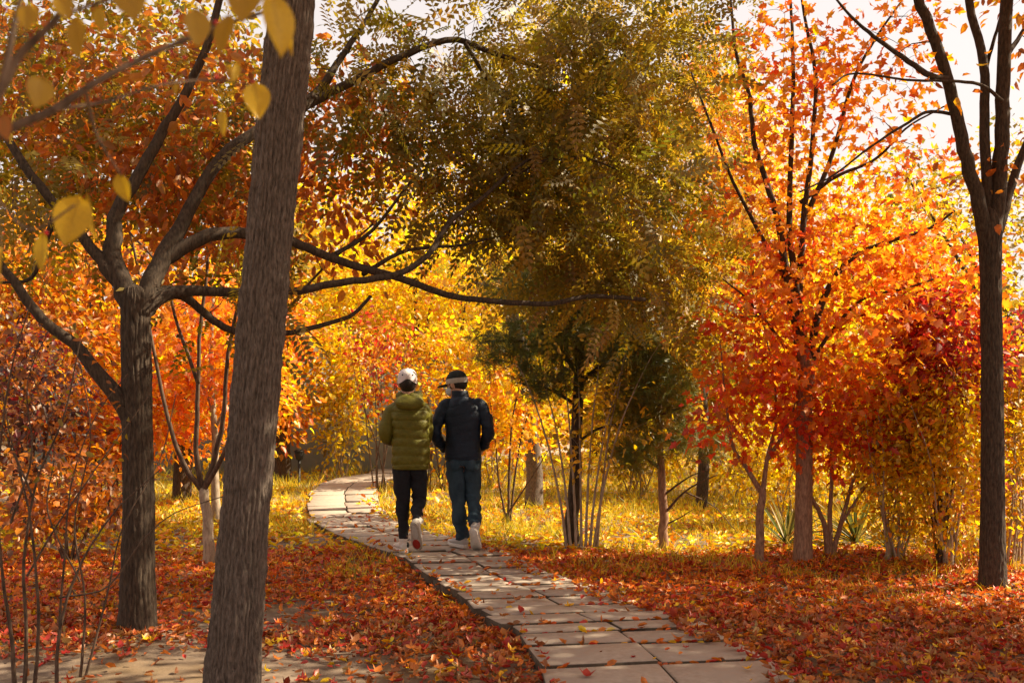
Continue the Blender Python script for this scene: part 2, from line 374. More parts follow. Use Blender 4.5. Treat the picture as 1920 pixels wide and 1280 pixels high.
# -- forked locust behind it, its limbs run right across the top of the picture
b = gb(257, 7.14)
tr = [(b+[0,0,-.02], .135), (P(258,1120,7.14), .114), (P(260,950,7.14), .104), (P(257,780,7.14), .10), (P(254,620,7.14), .094), (P(252,560,7.14), .088), (P(250,540,7.14), .06)]
D = 7.14
limbs = [PL(D,6.9,.07,.03,(262,800),(215,740),(150,655),(80,600),(20,520),(-60,430)),
 PL(D,7.3,.055,.03,(248,590),(205,510),(150,440),(60,330),(10,250),(-60,120)),
 PL(D,7.6,.075,.03,(256,590),(212,480),(221,394),(262,326),(300,255),(340,190),(390,80),(420,-40)),
 PL(D,8.6,.075,.022,(262,585),(300,490),(350,400),(412,300),(490,240),(568,201),(657,155),(741,112),(845,75),(920,98),(1010,125)),
 PL(7.8,8.4,.05,.02,(560,206),(600,170),(634,117),(680,47),(720,-20)),
 PL(D,8.2,.05,.016,(268,590),(305,547),(350,560),(400,600),(450,625),(530,625),(600,610),(660,590),(695,555)),
 PL(7.3,8.7,.055,.02,(300,490),(400,440),(500,442),(560,457),(640,490),(760,525),(830,550),(900,562),(1020,570),(1110,555),(1210,562)),
 PL(D,8.3,.05,.015,(270,580),(330,545),(420,548),(530,548),(640,530),(740,515),(800,480),(845,415),(900,375),(950,330),(1010,285)),
 PL(8.0,8.6,.02,.008,(680,515),(760,470),(860,460),(960,440),(1080,430)), PL(8.1,8.6,.02,.008,(620,480),(700,430),(780,330),(840,300)),
 PL(8.2,8.9,.018,.007,(960,330),(1030,300),(1110,300),(1180,330)), PL(8.1,9.0,.018,.007,(870,78),(930,170),(990,200),(1080,230)),
 PL(7.2,7.2,.03,.012,(110,385),(90,440),(60,520),(0,530))]
lob = [(np.array([1.0,7.8,6.3]), (1.9,1.4,.8), 2.4), (np.array([-.5,8.0,6.2]), (1.5,1.4,.7), 2.0), LB(120,120,7.9,230,190,1.0,.9), LB(330,260,8.1,190,150,.8,.7), LB(60,380,7.6,120,100,.7,.5), LB(640,120,8.4,160,150,.6,.5), LB(820,190,8.5,160,150,.7,1.0),  # first pair of lobes: added above the view to shade the upper left
  LB(980,160,8.8,190,190,.8,1.8), LB(1080,320,8.9,200,160,.8,1.9), LB(900,330,8.7,140,110,.6,.9), LB(1140,110,9,170,150,.7,1.5), LB(1150,500,9,150,100,.6,.9), LB(1000,470,8.8,130,60,.5,.4), LB(430,560,7.6,120,60,.4,.22), LB(640,-200,8,500,150,1.2,.9)]
limbs = [[(p_, r_*(.95 if k_ < 2 else .8)) for k_, (p_, r_) in enumerate(L_)] for L_ in limbs]
tree('locust_tree', 'forked dark-trunked tree with feathery olive leaves, limbs reaching right over the path', b, tr, limbs, lob, T_PIN, .34, 520, 8, ((.29,.21,.010),OG,(.46,.29,.012),(.34,.19,.012)), (5,2.6,1.8,1.5),
     M_BARK_DARK, M_BARK_DARK, seed=21, hires=(150, 320, 20, .007), spread=.17, twig_r=.006)

# -- golden locust whose trunk stands right of the walkers
b = gb(1003, 14.4)
tr = [(b, .135), (P(1003,880,14.4), .112), (P(994,780,14.3), .105), (P(985,680,14.2), .10), (P(962,590,14), .09), (P(985,480,13.6), .09), (P(1010,300,13.2), .06), (P(1020,100,13), .04)]
lob = [LB(1180,250,11.5,150,170,1.2,1.4), LB(1270,470,11.3,95,170,1.0,1.5), LB(1230,620,11.2,110,90,.8,1.0), LB(1070,520,11.8,120,90,.8,.4), LB(1050,200,12.5,190,190,1.2,1.1), LB(1200,60,12,160,120,1,1.0), LB(940,500,13,110,90,1,.4), LB(1120,-80,12.3,260,110,1.3,.7)]
tree('golden_locust', 'tall tree with hanging bronze-gold feathery foliage right of the walkers', b, tr,
     [PL(14,11.6,.06,.015,(975,560),(1060,500),(1150,480),(1240,520),(1290,610)), PL(13.6,11.4,.06,.015,(985,480),(1080,380),(1180,330),(1280,400)), PL(13.3,11.8,.05,.015,(1010,300),(1090,180),(1200,90),(1290,70)), PL(13.8,13,.04,.012,(968,570),(930,540),(890,530))],
     lob, T_PIN, .40, 300, 8, ((.34,.24,.010),(.50,.31,.012),(.40,.21,.015),OG), (4,2.4,1.8,1.8), M_BARK_GREY, M_BARK_DARK, seed=31, spread=.22, droop=.5)

# -- right foreground dark tree with upright limbs
b = gb(1862, 8.7); D = 8.7
tr = [(b, .115), (P(1862,1040,D), .102), (P(1862,900,D), .092), (P(1860,700,D), .085), (P(1858,520,D), .083), (P(1856,430,D), .092), (P(1853,395,D), .06)]
tree('upright_dark_tree', 'dark straight trunk splitting into upright limbs at the right edge', b, tr,
 [PL(D,8.4,.065,.035,(1850,450),(1838,390),(1812,300),(1790,200),(1762,100),(1722,0),(1690,-120)), PL(D,8.8,.05,.03,(1855,440),(1850,360),(1846,240),(1845,120),(1820,20),(1800,-120)),
  PL(D,8.7,.068,.045,(1860,450),(1872,360),(1880,240),(1882,100),(1888,-20),(1890,-160)), PL(D,8.9,.05,.025,(1866,445),(1890,370),(1915,290),(1960,200)),
  PL(8.5,8.0,.032,.008,(1776,150),(1740,140),(1690,105),(1640,70),(1600,35),(1560,-10)), PL(8.6,8.2,.018,.006,(1880,190),(1840,160),(1780,152),(1700,150),(1600,138),(1560,160)),
  PL(8.6,8.3,.016,.006,(1790,215),(1740,210),(1700,232),(1640,270),(1560,330),(1500,360)), PL(8.7,8.9,.03,.012,(1882,110),(1905,80),(1940,20)), PL(8.8,8.9,.02,.008,(1846,140),(1862,80),(1880,20),(1900,-60))],
 [LB(1800,-330,8.5,420,130,1.6,1.0), (np.array([4.9,9.6,6.9]), (2.2,2.0,.9), 1.6), LB(1720,110,8.3,130,80,.5,.035), LB(1880,330,8.8,70,90,.4,.015), LB(2060,-100,8.5,140,200,1.2,.5), LB(1500,-260,8.4,200,90,1.2,.35)], T_OVAL, .09, 460, 15, (RU,OR,Y2), (2,2,1), M_BARK_DARK, M_BARK_DARK, seed=41, hires=(100, 260, 14, .0055))  # the fixed-position lobe is added above the view to shade the foreground

# -- the orange maple
b = gb(1504, 9.9); D = 9.9
tr = [(b, .095), (P(1506,1000,D), .082), (P(1508,880,D), .075), (P(1508,760,D), .072), (P(1511,690,D), .075), (P(1500,640,D), .055)]
lob = [LB(1620,640,9.8,160,130,.9,2.3), LB(1740,520,10,110,120,.8,1.7), LB(1450,560,9.9,110,110,.8,.85), LB(1590,470,10,150,110,.9,1.5), LB(1380,420,10,90,120,.7,.55), LB(1500,300,10,150,110,.8,.5),
  LB(1660,290,10,120,90,.7,.55), LB(1450,120,10,150,120,.7,.6), LB(1620,110,10,150,120,.7,.75), LB(1560,720,9.8,100,40,.7,.35), LB(1420,720,9.7,60,45,.5,.25), LB(1780,640,10,70,60,.6,.5), LB(1350,230,10,60,110,.6,.3)]
tree('orange_maple', 'maple with glowing orange crown and slim brown trunk right of the path', b, tr,
 [PL(D,10,.05,.012,(1508,700),(1490,600),(1475,520),(1462,430),(1440,350),(1415,270),(1405,180),(1380,100),(1370,0)), PL(D,10.2,.045,.012,(1509,690),(1497,560),(1480,430),(1485,250),(1487,100),(1480,-30)),
  PL(10,9.8,.035,.01,(1497,560),(1508,400),(1520,300),(1530,150),(1510,40),(1500,-30)), PL(D,9.7,.04,.01,(1513,695),(1540,570),(1590,490),(1660,455),(1740,430),(1790,395)),
  PL(10,9.9,.028,.008,(1505,420),(1560,290),(1600,150),(1650,60),(1700,-10)), PL(10,9.7,.022,.007,(1500,380),(1570,330),(1640,300),(1700,240),(1770,200)),
  PL(10,10.3,.025,.008,(1470,520),(1420,430),(1370,330),(1320,200),(1290,120)), PL(9.9,9.6,.022,.007,(1515,690),(1560,620),(1620,560),(1700,540),(1760,520)), PL(9.9,9.7,.02,.006,(1508,705),(1450,620),(1400,560),(1350,520))],
 lob, T_MAPLE, .09, 455, 12, ((.95,.30,.012),OR,Y2,RO,(.8,.09,.015)), (5,4,1.0,3,1), M_BARK_RED, M_BARK_DARK, seed=51, spread=.15, hires=(64, 150, 16, .003), singles=280, up=.5)

# -- red maples beneath it
b = gb(1424, 9.95)
tree('red_maple', 'small red-leaved maple with pale stem left of the orange maple trunk', b, [(b, .048), (P(1424,980,9.95), .038), (P(1430,920,9.95), .036)],
 [PL(9.95,9.8,.028,.007,(1430,925),(1395,870),(1372,830),(1360,740),(1350,640)), PL(9.95,10,.026,.006,(1430,925),(1440,850),(1455,790),(1450,700),(1430,600)), PL(9.95,9.9,.022,.006,(1440,860),(1470,810),(1490,760),(1500,690))],
 [LB(1390,660,9.7,90,110,.5,1.2), LB(1360,790,9.7,60,70,.5,.8), LB(1470,760,10,60,80,.5,.7), LB(1400,580,10.2,80,70,.6,.5)], T_MAPLE, .08, 110, 10, ((.80,.07,.02),RO,OR), (3,3,1.5), M_BARK_RED, M_BARK_RED, seed=52, spread=.14, up=.5)
b = gb(1556, 10.05)
tree('multi_stem_maple', 'low red maple of several fanning stems right of the orange maple trunk', b, [],
 [PL(10.05,9.9,.032,.008,(1553,1046),(1545,980),(1520,930),(1500,880),(1490,800)), PL(10.05,10.1,.03,.008,(1556,1046),(1556,960),(1560,880),(1555,800),(1550,740)), PL(10.05,9.9,.028,.007,(1558,1046),(1580,970),(1600,900),(1622,850),(1650,780)), PL(10.0,9.9,.016,.005,(1575,985),(1640,890),(1700,850),(1740,800))],
 [LB(1510,800,10,60,70,.5,.8), LB(1590,830,10,80,60,.5,1), LB(1560,760,10.1,90,60,.5,1), LB(1680,800,10,50,40,.4,.3)], T_MAPLE, .078, 100, 12, ((.70,.06,.02),RO,OR), (3,3,2), M_BARK_RED, M_BARK_RED, cat='tree', seed=53, spread=.13, up=.5)

# -- pines
b = gb(1072, 11.0)
tr = [(b, .085), (P(1074,960,11), .07), (P(1080,850,11), .062), (P(1084,700,11), .055), (P(1092,560,11), .04), (P(1098,440,11), .022)]
tree('dark_pine', 'dark-stemmed pine with shaded green needles right of the navy jacket', b, tr,
 [PL(11,10.8,.03,.01,(1084,700),(1040,650),(980,640),(910,640)), PL(11,10.9,.03,.01,(1088,620),(1030,560),(970,530),(920,520)), PL(11,10.6,.028,.01,(1084,720),(1140,680),(1200,670),(1260,690)), PL(11,11.4,.026,.01,(1090,600),(1150,570),(1210,560)), PL(11,10.8,.02,.008,(1082,760),(1030,730),(980,720)), PL(11,10.7,.016,.006,(1080,830),(1130,800),(1200,790),(1290,760))],
 [LB(980,650,10.8,95,50,.5,1.3), LB(1010,540,10.9,100,45,.5,1.1), LB(1140,650,10.8,110,60,.6,1.1), LB(1230,700,10.7,80,45,.5,.7), LB(1080,600,11.2,110,60,.6,.9), LB(1020,720,10.8,70,30,.4,.5), LB(1190,560,11,80,50,.5,.4)],
 T_TUFT, .17, 620, 3, ((.13,.16,.02),(.09,.115,.015),(.22,.2,.02)), (3,3,1.4), M_BARK_DARK, M_BARK_DARK, seed=61, spread=.07, mat=M_NEEDLE, droop=-.2, cat='pine tree')
b = gb(1243, 10.9)
tr = [(b, .055), (P(1244,960,10.9), .045), (P(1240,880,10.9), .04), (P(1236,790,10.9), .03), (P(1238,720,10.9), .015)]
tree('young_pine', 'young pine with knotted reddish stem and bare lower branches', b, tr,
 [PL(10.9,10.7,.016,.004,(1243,965),(1280,925),(1310,905),(1345,890)), PL(10.9,10.6,.014,.004,(1242,930),(1275,905),(1300,890),(1330,880)), PL(10.9,10.8,.012,.003,(1244,985),(1275,970),(1300,955)), PL(10.7,10.5,.009,.003,(1285,922),(1340,950),(1375,990)), PL(10.9,10.7,.02,.006,(1240,880),(1200,855),(1160,845)), PL(10.9,10.7,.02,.006,(1237,830),(1280,815),(1340,800))],
 [LB(1190,850,10.8,50,30,.4,1), LB(1230,800,10.9,60,60,.4,1.2), LB(1300,825,10.8,60,35,.4,1), LB(1240,740,10.9,70,45,.4,1), LB(1175,780,10.9,45,30,.35,.6)],
 T_TUFT, .16, 300, 3, ((.14,.17,.02),OG,OL,RU), (3,2.4,1.0,.3), M_BARK_RED, M_TWIG, seed=62, spread=.06, mat=M_NEEDLE, droop=-.2, cat='pine tree')

# -- bare lit stems around the dark pine
b = gb(1092, 10.75)
rg = np.random.RandomState(8); st = []
for dx, tx, ty in ((-22,-70,560),(-12,-30,620),(-2,-8,540),(6,30,560),(14,75,600),(22,120,640),(28,60,520),(-30,-110,690)):
    x0 = 1092+dx; st.append(PL(10.75,10.75+rg.uniform(-.5,.3),.016,.003,(x0,1024),(x0+tx*.12,930),(x0+tx*.4,800),(x0+tx*.8,690),(x0+tx*1.05,ty)))
tree('bare_shrub', 'clump of thin pale stems with few small leaves in front of the dark pine', b, [], st, [LB(1100,640,10.7,140,110,.6,1), LB(1110,790,10.6,120,110,.5,.5)], T_OVAL, .07, 90, 7, (GOLD,Y2,OL), (3,2,1), M_PALE, M_PALE, cat='shrub', seed=63, twig_r=.0035)
b = gb(953, 12.8)
st = [PL(12.8,12.8,.02,.004,(953,980),(955,880),(962,780),(985,680),(1000,600)), PL(12.8,12.6,.016,.004,(950,980),(935,900),(928,820),(915,720)), PL(12.8,13,.016,.004,(956,980),(970,860),(990,780),(1030,720)), PL(12.8,12.4,.018,.004,(935,985),(960,950),(1000,890),(1030,840))]
tree('orange_shrub', 'orange-leaved shrub of thin dark stems beside the man in navy', b, [], st, [LB(930,720,12.9,70,60,.6,1), LB(960,790,13,70,70,.6,.9), LB(1010,780,12.9,60,70,.6,.5)], T_MAPLE, .085, 130, 11, (Y2,OR,Y), (3,3,2), M_TWIG, M_TWIG, cat='shrub', seed=64, up=.5)

# -- rusty-leaved slim tree between the two left trunks
b = gb(391, 9.75); D = 9.75
tr = [(b, .06), (P(391,1000,D), .05), (P(386,950,D), .046), (P(380,915,D), .045)]
tree('rusty_tree', 'slim vase-shaped tree with curled rusty leaves between the two left trunks', b, tr,
 [PL(D,9.4,.03,.008,(380,920),(350,880),(325,820),(300,720),(270,560),(240,420),(200,260)), PL(D,9.6,.03,.008,(380,920),(368,850),(370,760),(375,620),(390,480),(380,340),(400,200)), PL(D,9.3,.03,.008,(382,920),(405,850),(420,770),(430,650),(470,500),(560,360),(660,260)), PL(D,9,.026,.008,(384,915),(420,850),(450,760),(500,640),(590,520),(700,420)),
  PL(9.5,9.2,.018,.006,(372,720),(330,600),(300,500),(180,380),(60,300)), PL(9.5,9.0,.018,.006,(390,480),(420,400),(500,300),(620,180),(740,90)), PL(9.4,8.8,.014,.005,(270,560),(190,470),(90,440),(-20,420))],
 [LB(200,270,8.2,170,120,.7,.7), LB(340,330,8.2,140,130,.8,1.1), LB(400,440,8.6,110,110,.6,.8), LB(590,330,9.1,90,140,.6,1.0), LB(680,210,9,120,120,.6,.75), LB(640,470,9,100,70,.6,.22), LB(400,170,8,130,100,.8,.8), LB(120,120,8,140,90,.8,.6), LB(270,520,9.4,100,90,.6,.4), LB(740,320,9,80,80,.5,.25)],
 T_CURL, .098, 360, 10, ((.58,.17,.02),(.72,.22,.015),(.60,.23,.03),RU), (4,3,1.6,2), M_PALE, M_TWIG, seed=71, spread=.16, droop=.5, singles=280, up=.3)
b = gb(405, 13)
tree('pale_sapling', 'thin pale-stemmed sapling with orange leaves just left of the leaning trunk', b, [(b, .06), (P(404,900,13), .05), (P(402,800,13), .04), (P(395,680,13), .03), (P(400,560,13), .015)],
 [PL(13,12.8,.022,.006,(402,810),(430,740),(445,680)), PL(13,13.2,.022,.006,(400,770),(370,700),(350,640))], [LB(400,650,13,110,110,.9,1), LB(340,760,13.3,100,70,.8,.6)], T_MAPLE, .1, 150, 15, (OR,RO,Y2), (4,2,1.4), M_PALE, M_PALE, seed=72, up=.5)

# -- left foreground: leafless saplings and dark shrub
b = gb(40, 5.6)
st = [PL(5.6,5.5,.014,.003,(30,1330),(22,1200),(5,1080),(-5,900),(20,700),(60,560)), PL(5.6,5.7,.013,.003,(42,1330),(50,1200),(45,1050),(70,900),(120,780),(150,640)), PL(5.6,5.5,.012,.003,(60,1325),(72,1180),(60,1000),(30,860),(-20,760)), PL(5.6,5.8,.012,.003,(105,1325),(112,1180),(150,1060),(215,960),(300,880)),
      PL(5.7,5.9,.008,.002,(112,1170),(120,1050),(135,900),(180,780),(240,700)), PL(5.6,5.8,.007,.002,(50,1080),(110,980),(200,850),(280,740)), PL(5.7,5.7,.006,.002,(110,1120),(200,1100),(270,1010),(330,960),(420,930)), PL(5.6,5.5,.007,.002,(20,980),(60,850),(50,720),(90,620)), PL(5.6,5.7,.007,.002,(60,930),(20,820),(-10,640)), PL(6.0,6.1,.009,.002,(150,1270),(160,1130),(140,980),(170,820),(150,680)), PL(6.0,6.2,.008,.002,(160,1268),(200,1120),(230,990),(300,860),(330,740)), PL(6.0,5.9,.006,.002,(150,1090),(90,960),(100,840),(60,700))]
tree('leafless_sapling', 'clump of thin leafless grey stems in the bottom left corner', b, [], st, [LB(100,760,5.7,120,160,.3,1)], T_OVAL, .045, 70, 3, (RU,OL,BR), (1,1,1), M_TWIG, M_TWIG, cat='shrub', seed=81, twig_r=.003, spread=.1)
for nm, lb, x, d, rx, y0, y1, ncl, cols, wts, sd in (
  ('purple_shrub', 'dense dark purple-brown shrub at the left edge', 50, 11.5, 120, 600, 900, 150, (DR,BR,RU,(.09,.03,.03)), (1,1.4,1,2), 82),
  ('brown_shrub', 'low brown-leaved shrub left of the forked tree', 130, 10, 130, 850, 1000, 90, (BR,RU,OR), (2,2,1), 83),
  ('low_orange_bush', 'low bright orange bush behind the forked tree', 210, 12.5, 110, 700, 880, 200, (OR,Y2,RO), (4,1.5,1), 84)):
    b = gb(x, d); top = (y0+y1)/2
    tree(nm, lb, b, [], [PL(d,d+.2,.02,.005,(x+q*.1,HOR+3200/d),(x+q*.5,top+40),(x+q,top-40)) for q in (-.7*rx,-.2*rx,.3*rx,.75*rx)], [LB(x,top,d,rx,(y1-y0)/2,.8,1)], T_OVAL, .085, ncl, 15, cols, wts, M_TWIG, M_TWIG, cat='shrub', seed=sd, spread=.14)

# -- right side understory
def shrub(nm, lb, x, d, top, spreadx, ns, cols, wts, sd, ncl, size=.06, bark=M_PALE, lean=0, per=12, leaf=T_OVAL, y_lo=None):
    rg = np.random.RandomState(sd); b = gb(x, d); yb = HOR+3200/d; st = []
    for q in range(ns):
        f = (q+.5)/ns*2-1+rg.normal(0, .12); tx = x+f*spreadx+lean; x0 = x+rg.normal(0, .12)*spreadx; yt = top+abs(f)**1.5*.25*(yb-top)+rg.uniform(0, 40)
        st.append(PL(d+rg.uniform(-.1,.1), d+rg.uniform(-.4,.4), .014, .003, (x0,yb+2), (x0+(tx-x0)*.25+rg.normal(0,6),yb+(yt-yb)*.3), (x0+(tx-x0)*.62+rg.normal(0,10),yb+(yt-yb)*.66), (tx,yt)))
    y_lo = y_lo or yb-.05*(yb-top)
    lob = [LB(x+lean*.5,(top+y_lo)/2,d,spreadx*.95,(y_lo-top)/2,.5,1.0), LB(x+lean,top+.3*(yb-top),d,spreadx,.3*(yb-top),.55,.8)]
    tree(nm, lb, b, [], st, lob, leaf, size, ncl, per, cols, wts, bark, bark, cat='shrub', seed=sd, spread=.13, twig_r=.004)
shrub('yellow_shrub', 'upright yellow-leaved shrub of many pale stems right of the multi-stem maple', 1680, 9.9, 700, 85, 12, (Y,Y2,OL,OR), (4,2,1,.7), 91, 420)
shrub('amber_shrub', 'upright amber-leaved shrub just left of the straight dark trunk', 1775, 9.6, 660, 75, 11, (Y2,Y,OR), (3,3,1), 92, 380)
shrub('low_yellow_shrub', 'yellow-green twiggy shrub right of the straight dark trunk at the edge', 1905, 9.8, 640, 60, 8, (Y2,OL,GOLD), (2,1,2), 93, 240)
shrub('pink_shrub', 'low dusky pink shrub at the right edge behind the dark trunk', 1890, 11, 880, 90, 8, ((.42,.07,.06),RD,RU), (3,1,2), 94, 160)
shrub('crimson_shrub', 'tall deep crimson shrub left of the straight dark trunk', 1765, 9.7, 545, 80, 8, (DR,RD,(.40,.02,.02)), (2,3,3), 95, 150, .08, M_TWIG, y_lo=770)
shrub('scarlet_shrub', 'deep red shrub at the right edge behind the low yellow-green shrub', 1930, 10.2, 580, 60, 7, (DR,RD,RU), (2,2,1), 96, 110, .08, M_TWIG, y_lo=800)
shrub('backlit_shrub', 'golden shrub behind the red maple stems', 1480, 12.5, 760, 120, 10, (Y,Y2,OL), (3,2,1), 97, 220, .07)
shrub('path_shrub', 'reddish-brown leaved shrub with dark stems left of the olive jacket', 712, 16.5, 560, 75, 6, (RD,RU,OR,Y2), (1.5,1.5,2,2), 98, 95, .09, M_TWIG, y_lo=780)
shrub('coral_shrub', 'fine orange-red shrub behind the gap between the walkers', 815, 17, 590, 85, 5, (Y,Y2,OR), (3,3,1.5), 99, 150, .095, M_TWIG)
shrub('lemon_shrub', 'yellow-green leafy shrub in front of the grey wall', 640, 19, 610, 60, 7, (Y,OL,Y2), (4,1,2), 100, 240, .1, M_PALE)

shrub('sunlit_shrub', 'rounded bright yellow shrub behind the man in navy', 930, 17.5, 600, 110, 9, (Y,Y2,GOLD), (4,2,1), 101, 330, .1, M_PALE)
shrub('sunlit_shrub', 'bright yellow shrub low behind the young pine', 1200, 16.5, 640, 130, 10, (Y,Y2,OL), (4,2,.8), 102, 380, .1, M_PALE)
shrub('sunlit_shrub', 'bright yellow shrub between the young pine and the red maple', 1390, 15.5, 620, 110, 10, (Y,Y2,OL), (4,2,.8), 103, 330, .095, M_PALE)
shrub('sunlit_shrub', 'bright yellow shrub right of the orange maple trunk', 1640, 14.5, 560, 130, 11, (Y,Y2,OR), (4,2,.6), 104, 380, .095, M_PALE)
# -- yuccas: strap leaves, each its own piece
def yucca(label, x, d, s, n, sd):
    rng = np.random.RandomState(sd); b = gb(x, d); t = empty('yucca', b, label, 'yucca', 'yuccas under the maples'); lib = []
    for q in range(4):
        u = np.linspace(0, 1, 6); w = .028*np.sin(np.pi*(u*.86+.12))**.7; w[-1] = .001; z = -.28*q*.35*u**2.2
        V = np.vstack([np.c_[-w, u, z+.012], np.c_[np.zeros(6), u, z-.0], np.c_[w, u, z+.012]]); F = [[k, k+1, 7+k, 6+k] for k in range(5)]+[[6+k, 7+k, 13+k, 12+k] for k in range(5)]
        m = MB(); m.add(V, [I_(F)], np.array([(.11,.13,.03),(.2,.17,.03),(.3,.22,.05),(.13,.12,.03)][q])); lib.append(m.mesh('leaf'))
    az = rng.rand(n)*6.283; el = rng.uniform(.15, 1.4, n); d3 = np.c_[np.cos(az)*np.cos(el), np.sin(az)*np.cos(el), np.sin(el)]
    R = leaf_frames(rng, d3, .9)
    for q in range(n):
        o = link('leaf', lib[rng.randint(4)], M_GRASS, t); L = s*rng.uniform(.6, 1.1); mt = np.eye(4); mt[:3, :3] = R[q]*L; mt[:3, 3] = (0, 0, .08); o.matrix_local = Matrix(mt.tolist())
yucca('spiky grey-green yucca behind the red maple stem', 1475, 10.6, .55, 46, 1)
yucca('spiky yucca between the orange maple trunk and the yellow shrub', 1605, 10.8, .6, 50, 2)
yucca('small spiky yucca under the amber shrub', 1668, 10.3, .4, 34, 3)

# -- background trees
def bgtree(nm, lb, x, d, lobes, cols, wts, sd, ncl, size=.14, per=16, leaf=T_BG, r=.14, top=None, spread=.28, bark=M_BARK_DARK, cat='tree', droop=.35, shell=.4):
    b = gb(x, d); ys = [l[1] for l in lobes]; top = top or min(ys)
    tr = [(b, r), (P(x+6,(HOR+3200/d)*.5+top*.5,d), r*.7), (P(x-4,top,d), r*.25)]
    lb3 = [LB(lx, ly, d+dd, rx, ry, rd, w) for lx, ly, dd, rx, ry, rd, w in lobes]
    lim = [PL(d, d+l[2], r*.45, .012, (x, HOR+(3200/d)*.1+(ly_:=l[1])*0+20), ((x+l[0])/2, (l[1]+HOR)/2-10), (l[0], l[1])) for l in lobes]
    tree(nm, lb, b, tr, lim, lb3, leaf, size, ncl, per, cols, wts, bark, M_BARK_DARK, cat=cat, seed=sd, spread=spread, twig_r=.01, split=True, droop=droop, shell=shell)
YW = ((Y,Y2,OR), (5,2.2,.6))
bgtree('yellow_tree', 'bright yellow tree behind the wall right of the leaning trunk', 620, 25, [(600,560,0,130,140,2,1), (720,450,0,150,150,2,1), (560,380,0,120,120,2,.7)], *YW, 201, 480)
bgtree('yellow_tree', 'wide sunlit yellow tree behind the walkers', 860, 26, [(850,560,0,150,130,2,1), (960,430,1,150,160,2,1), (800,350,1,130,130,2,.6), (880,700,0,140,80,1.6,.7)], *YW, 202, 560)
bgtree('yellow_tree', 'glowing yellow tree behind the dark pine', 1120, 24, [(1110,700,0,150,120,2,1), (1100,520,0,160,140,2,1), (1080,320,0,150,150,2,.7), (1150,850,0,140,60,1.6,.6)], (Y,Y2,PEACH), (4,2,2), 203, 560)
bgtree('yellow_tree', 'yellow tree with bare lower trunk behind the young pine', 1315, 14.6, [(1330,800,1,80,60,.8,.7), (1290,720,1,80,80,.8,1), (1360,650,1,60,80,.8,.7)], (Y,Y2,OL), (4,2,1), 204, 240, .1, spread=.2, r=.09)
bgtree('yellow_tree', 'yellow tree low behind the orange maple', 1600, 20, [(1590,620,0,130,150,1.6,1), (1690,450,0,130,130,1.6,1), (1560,420,1,130,120,1.6,.8), (1640,800,0,150,100,1.4,.9), (1780,750,0,90,130,1.3,.6)], *YW, 205, 620, .12)
bgtree('amber_tree', 'tall amber-gold tree rising behind the orange maple crown', 1400, 21, [(1390,300,0,110,150,1.6,1.2), (1330,200,0,80,110,1.4,.7), (1440,430,0,120,120,1.6,1), (1380,600,0,120,130,1.6,.8)], (Y2,(.78,.30,.02),PEACH,Y), (3,3,1.6,1), 206, 640, .12)
bgtree('olive_tree', 'loose olive-yellow tree against the sky at the right edge', 1930, 17, [(1860,520,0,110,110,1.2,1), (1780,400,0,100,90,1.2,.6), (1930,350,0,90,130,1.2,.6), (1880,680,0,120,90,1.2,.8), (1700,330,0,60,60,1,.25)], (OL,Y2,GOLD,OG), (3,2,2,1), 207, 330, .11, 12)
bgtree('orange_tree', 'orange tree filling the gap behind the forked trunk', 340, 15, [(330,600,0,150,120,1.2,1), (200,680,0,120,100,1.2,.9), (430,720,0,110,90,1.2,.9), (350,800,0,150,60,1,.6), (230,500,0,120,90,1.2,.6)], (OR,Y2,RO,Y), (4,3,.8,2), 208, 420, .11, leaf=T_OVAL, spread=.22)
bgtree('orange_tree', 'orange-red tree just right of the leaning trunk by the wall', 526, 18.6, [(530,720,0,50,110,1,1), (520,620,0,70,90,1,.7), (500,810,0,60,50,.9,.5)], (OR,RO,Y2), (4,1.4,2), 209, 200, .12, leaf=T_OVAL, r=.16, spread=.2)
bgtree('orange_tree', 'dull orange tree at the far left edge', 40, 14, [(60,500,0,150,120,1.2,1), (100,640,0,130,90,1.1,.6), (-60,600,0,130,140,1.1,.8)], (RU,OR,GOLD,OL), (2,3,2,1), 210, 380, .11, leaf=T_OVAL, spread=.22)
bgtree('golden_tree', 'tall golden-olive tree behind the upper left branches', 170, 19, [(150,250,0,210,140,1.8,1), (330,130,0,200,140,1.8,1), (-20,150,0,160,190,1.8,.9), (420,330,0,140,120,1.6,.9), (180,430,0,180,90,1.5,.6), (480,480,0,110,120,1.5,.7)], (OL,(.48,.29,.012),RU,GOLD,OG), (4,3,2,1.2,2), 211, 980, .16, leaf=T_OVAL)
bgtree('golden_tree', 'golden tree in the middle distance above the walkers', 780, 21, [(760,620,0,120,90,1.4,1), (660,560,0,110,90,1.4,.8), (820,520,0,120,70,1.4,.7)], (Y,Y2,GOLD,OR), (4,2,1,1), 212, 380, .12, leaf=T_OVAL)
# the far wood reads as one mass
rng = np.random.RandomState(300); N = 46000
az = rng.uniform(-.85, .85, N); dd = rng.uniform(31, 46, N); hz = 6.2+1.6*np.sin(az*9+1)+1.1*np.sin(az*23)
pos = np.c_[np.tan(az)*dd, dd, rng.rand(N)**.8*hz*(.8+.4*rng.rand(N))]
pos += rng.normal(0, .5, (N, 3)); pos[:, 2] = np.abs(pos[:, 2])+.05
m = MB(); inst(m, T_BG, pos, leaf_frames(rng, rng.normal(0, 1, (N, 3))-[0, 0, .4], .4), rng.uniform(.28, .6, N), pal(rng, N, (Y,Y2,OR,OL,RU), (6,3,1,1,.5), .18))
for q in range(60):
    d = rng.uniform(31, 45); a = rng.uniform(-.8, .8); x = math.tan(a)*d
    tube(m, [(x, d, 0), (x+rng.normal(0, .2), d, 3), (x+rng.normal(0, .4), d, 6)], [.16, .12, .05], 6, (.06, .04, .03))
tag(m.build('far_wood', M_LEAF), 'hazy yellow wood closing the view behind everything', 'wood', kind='stuff')
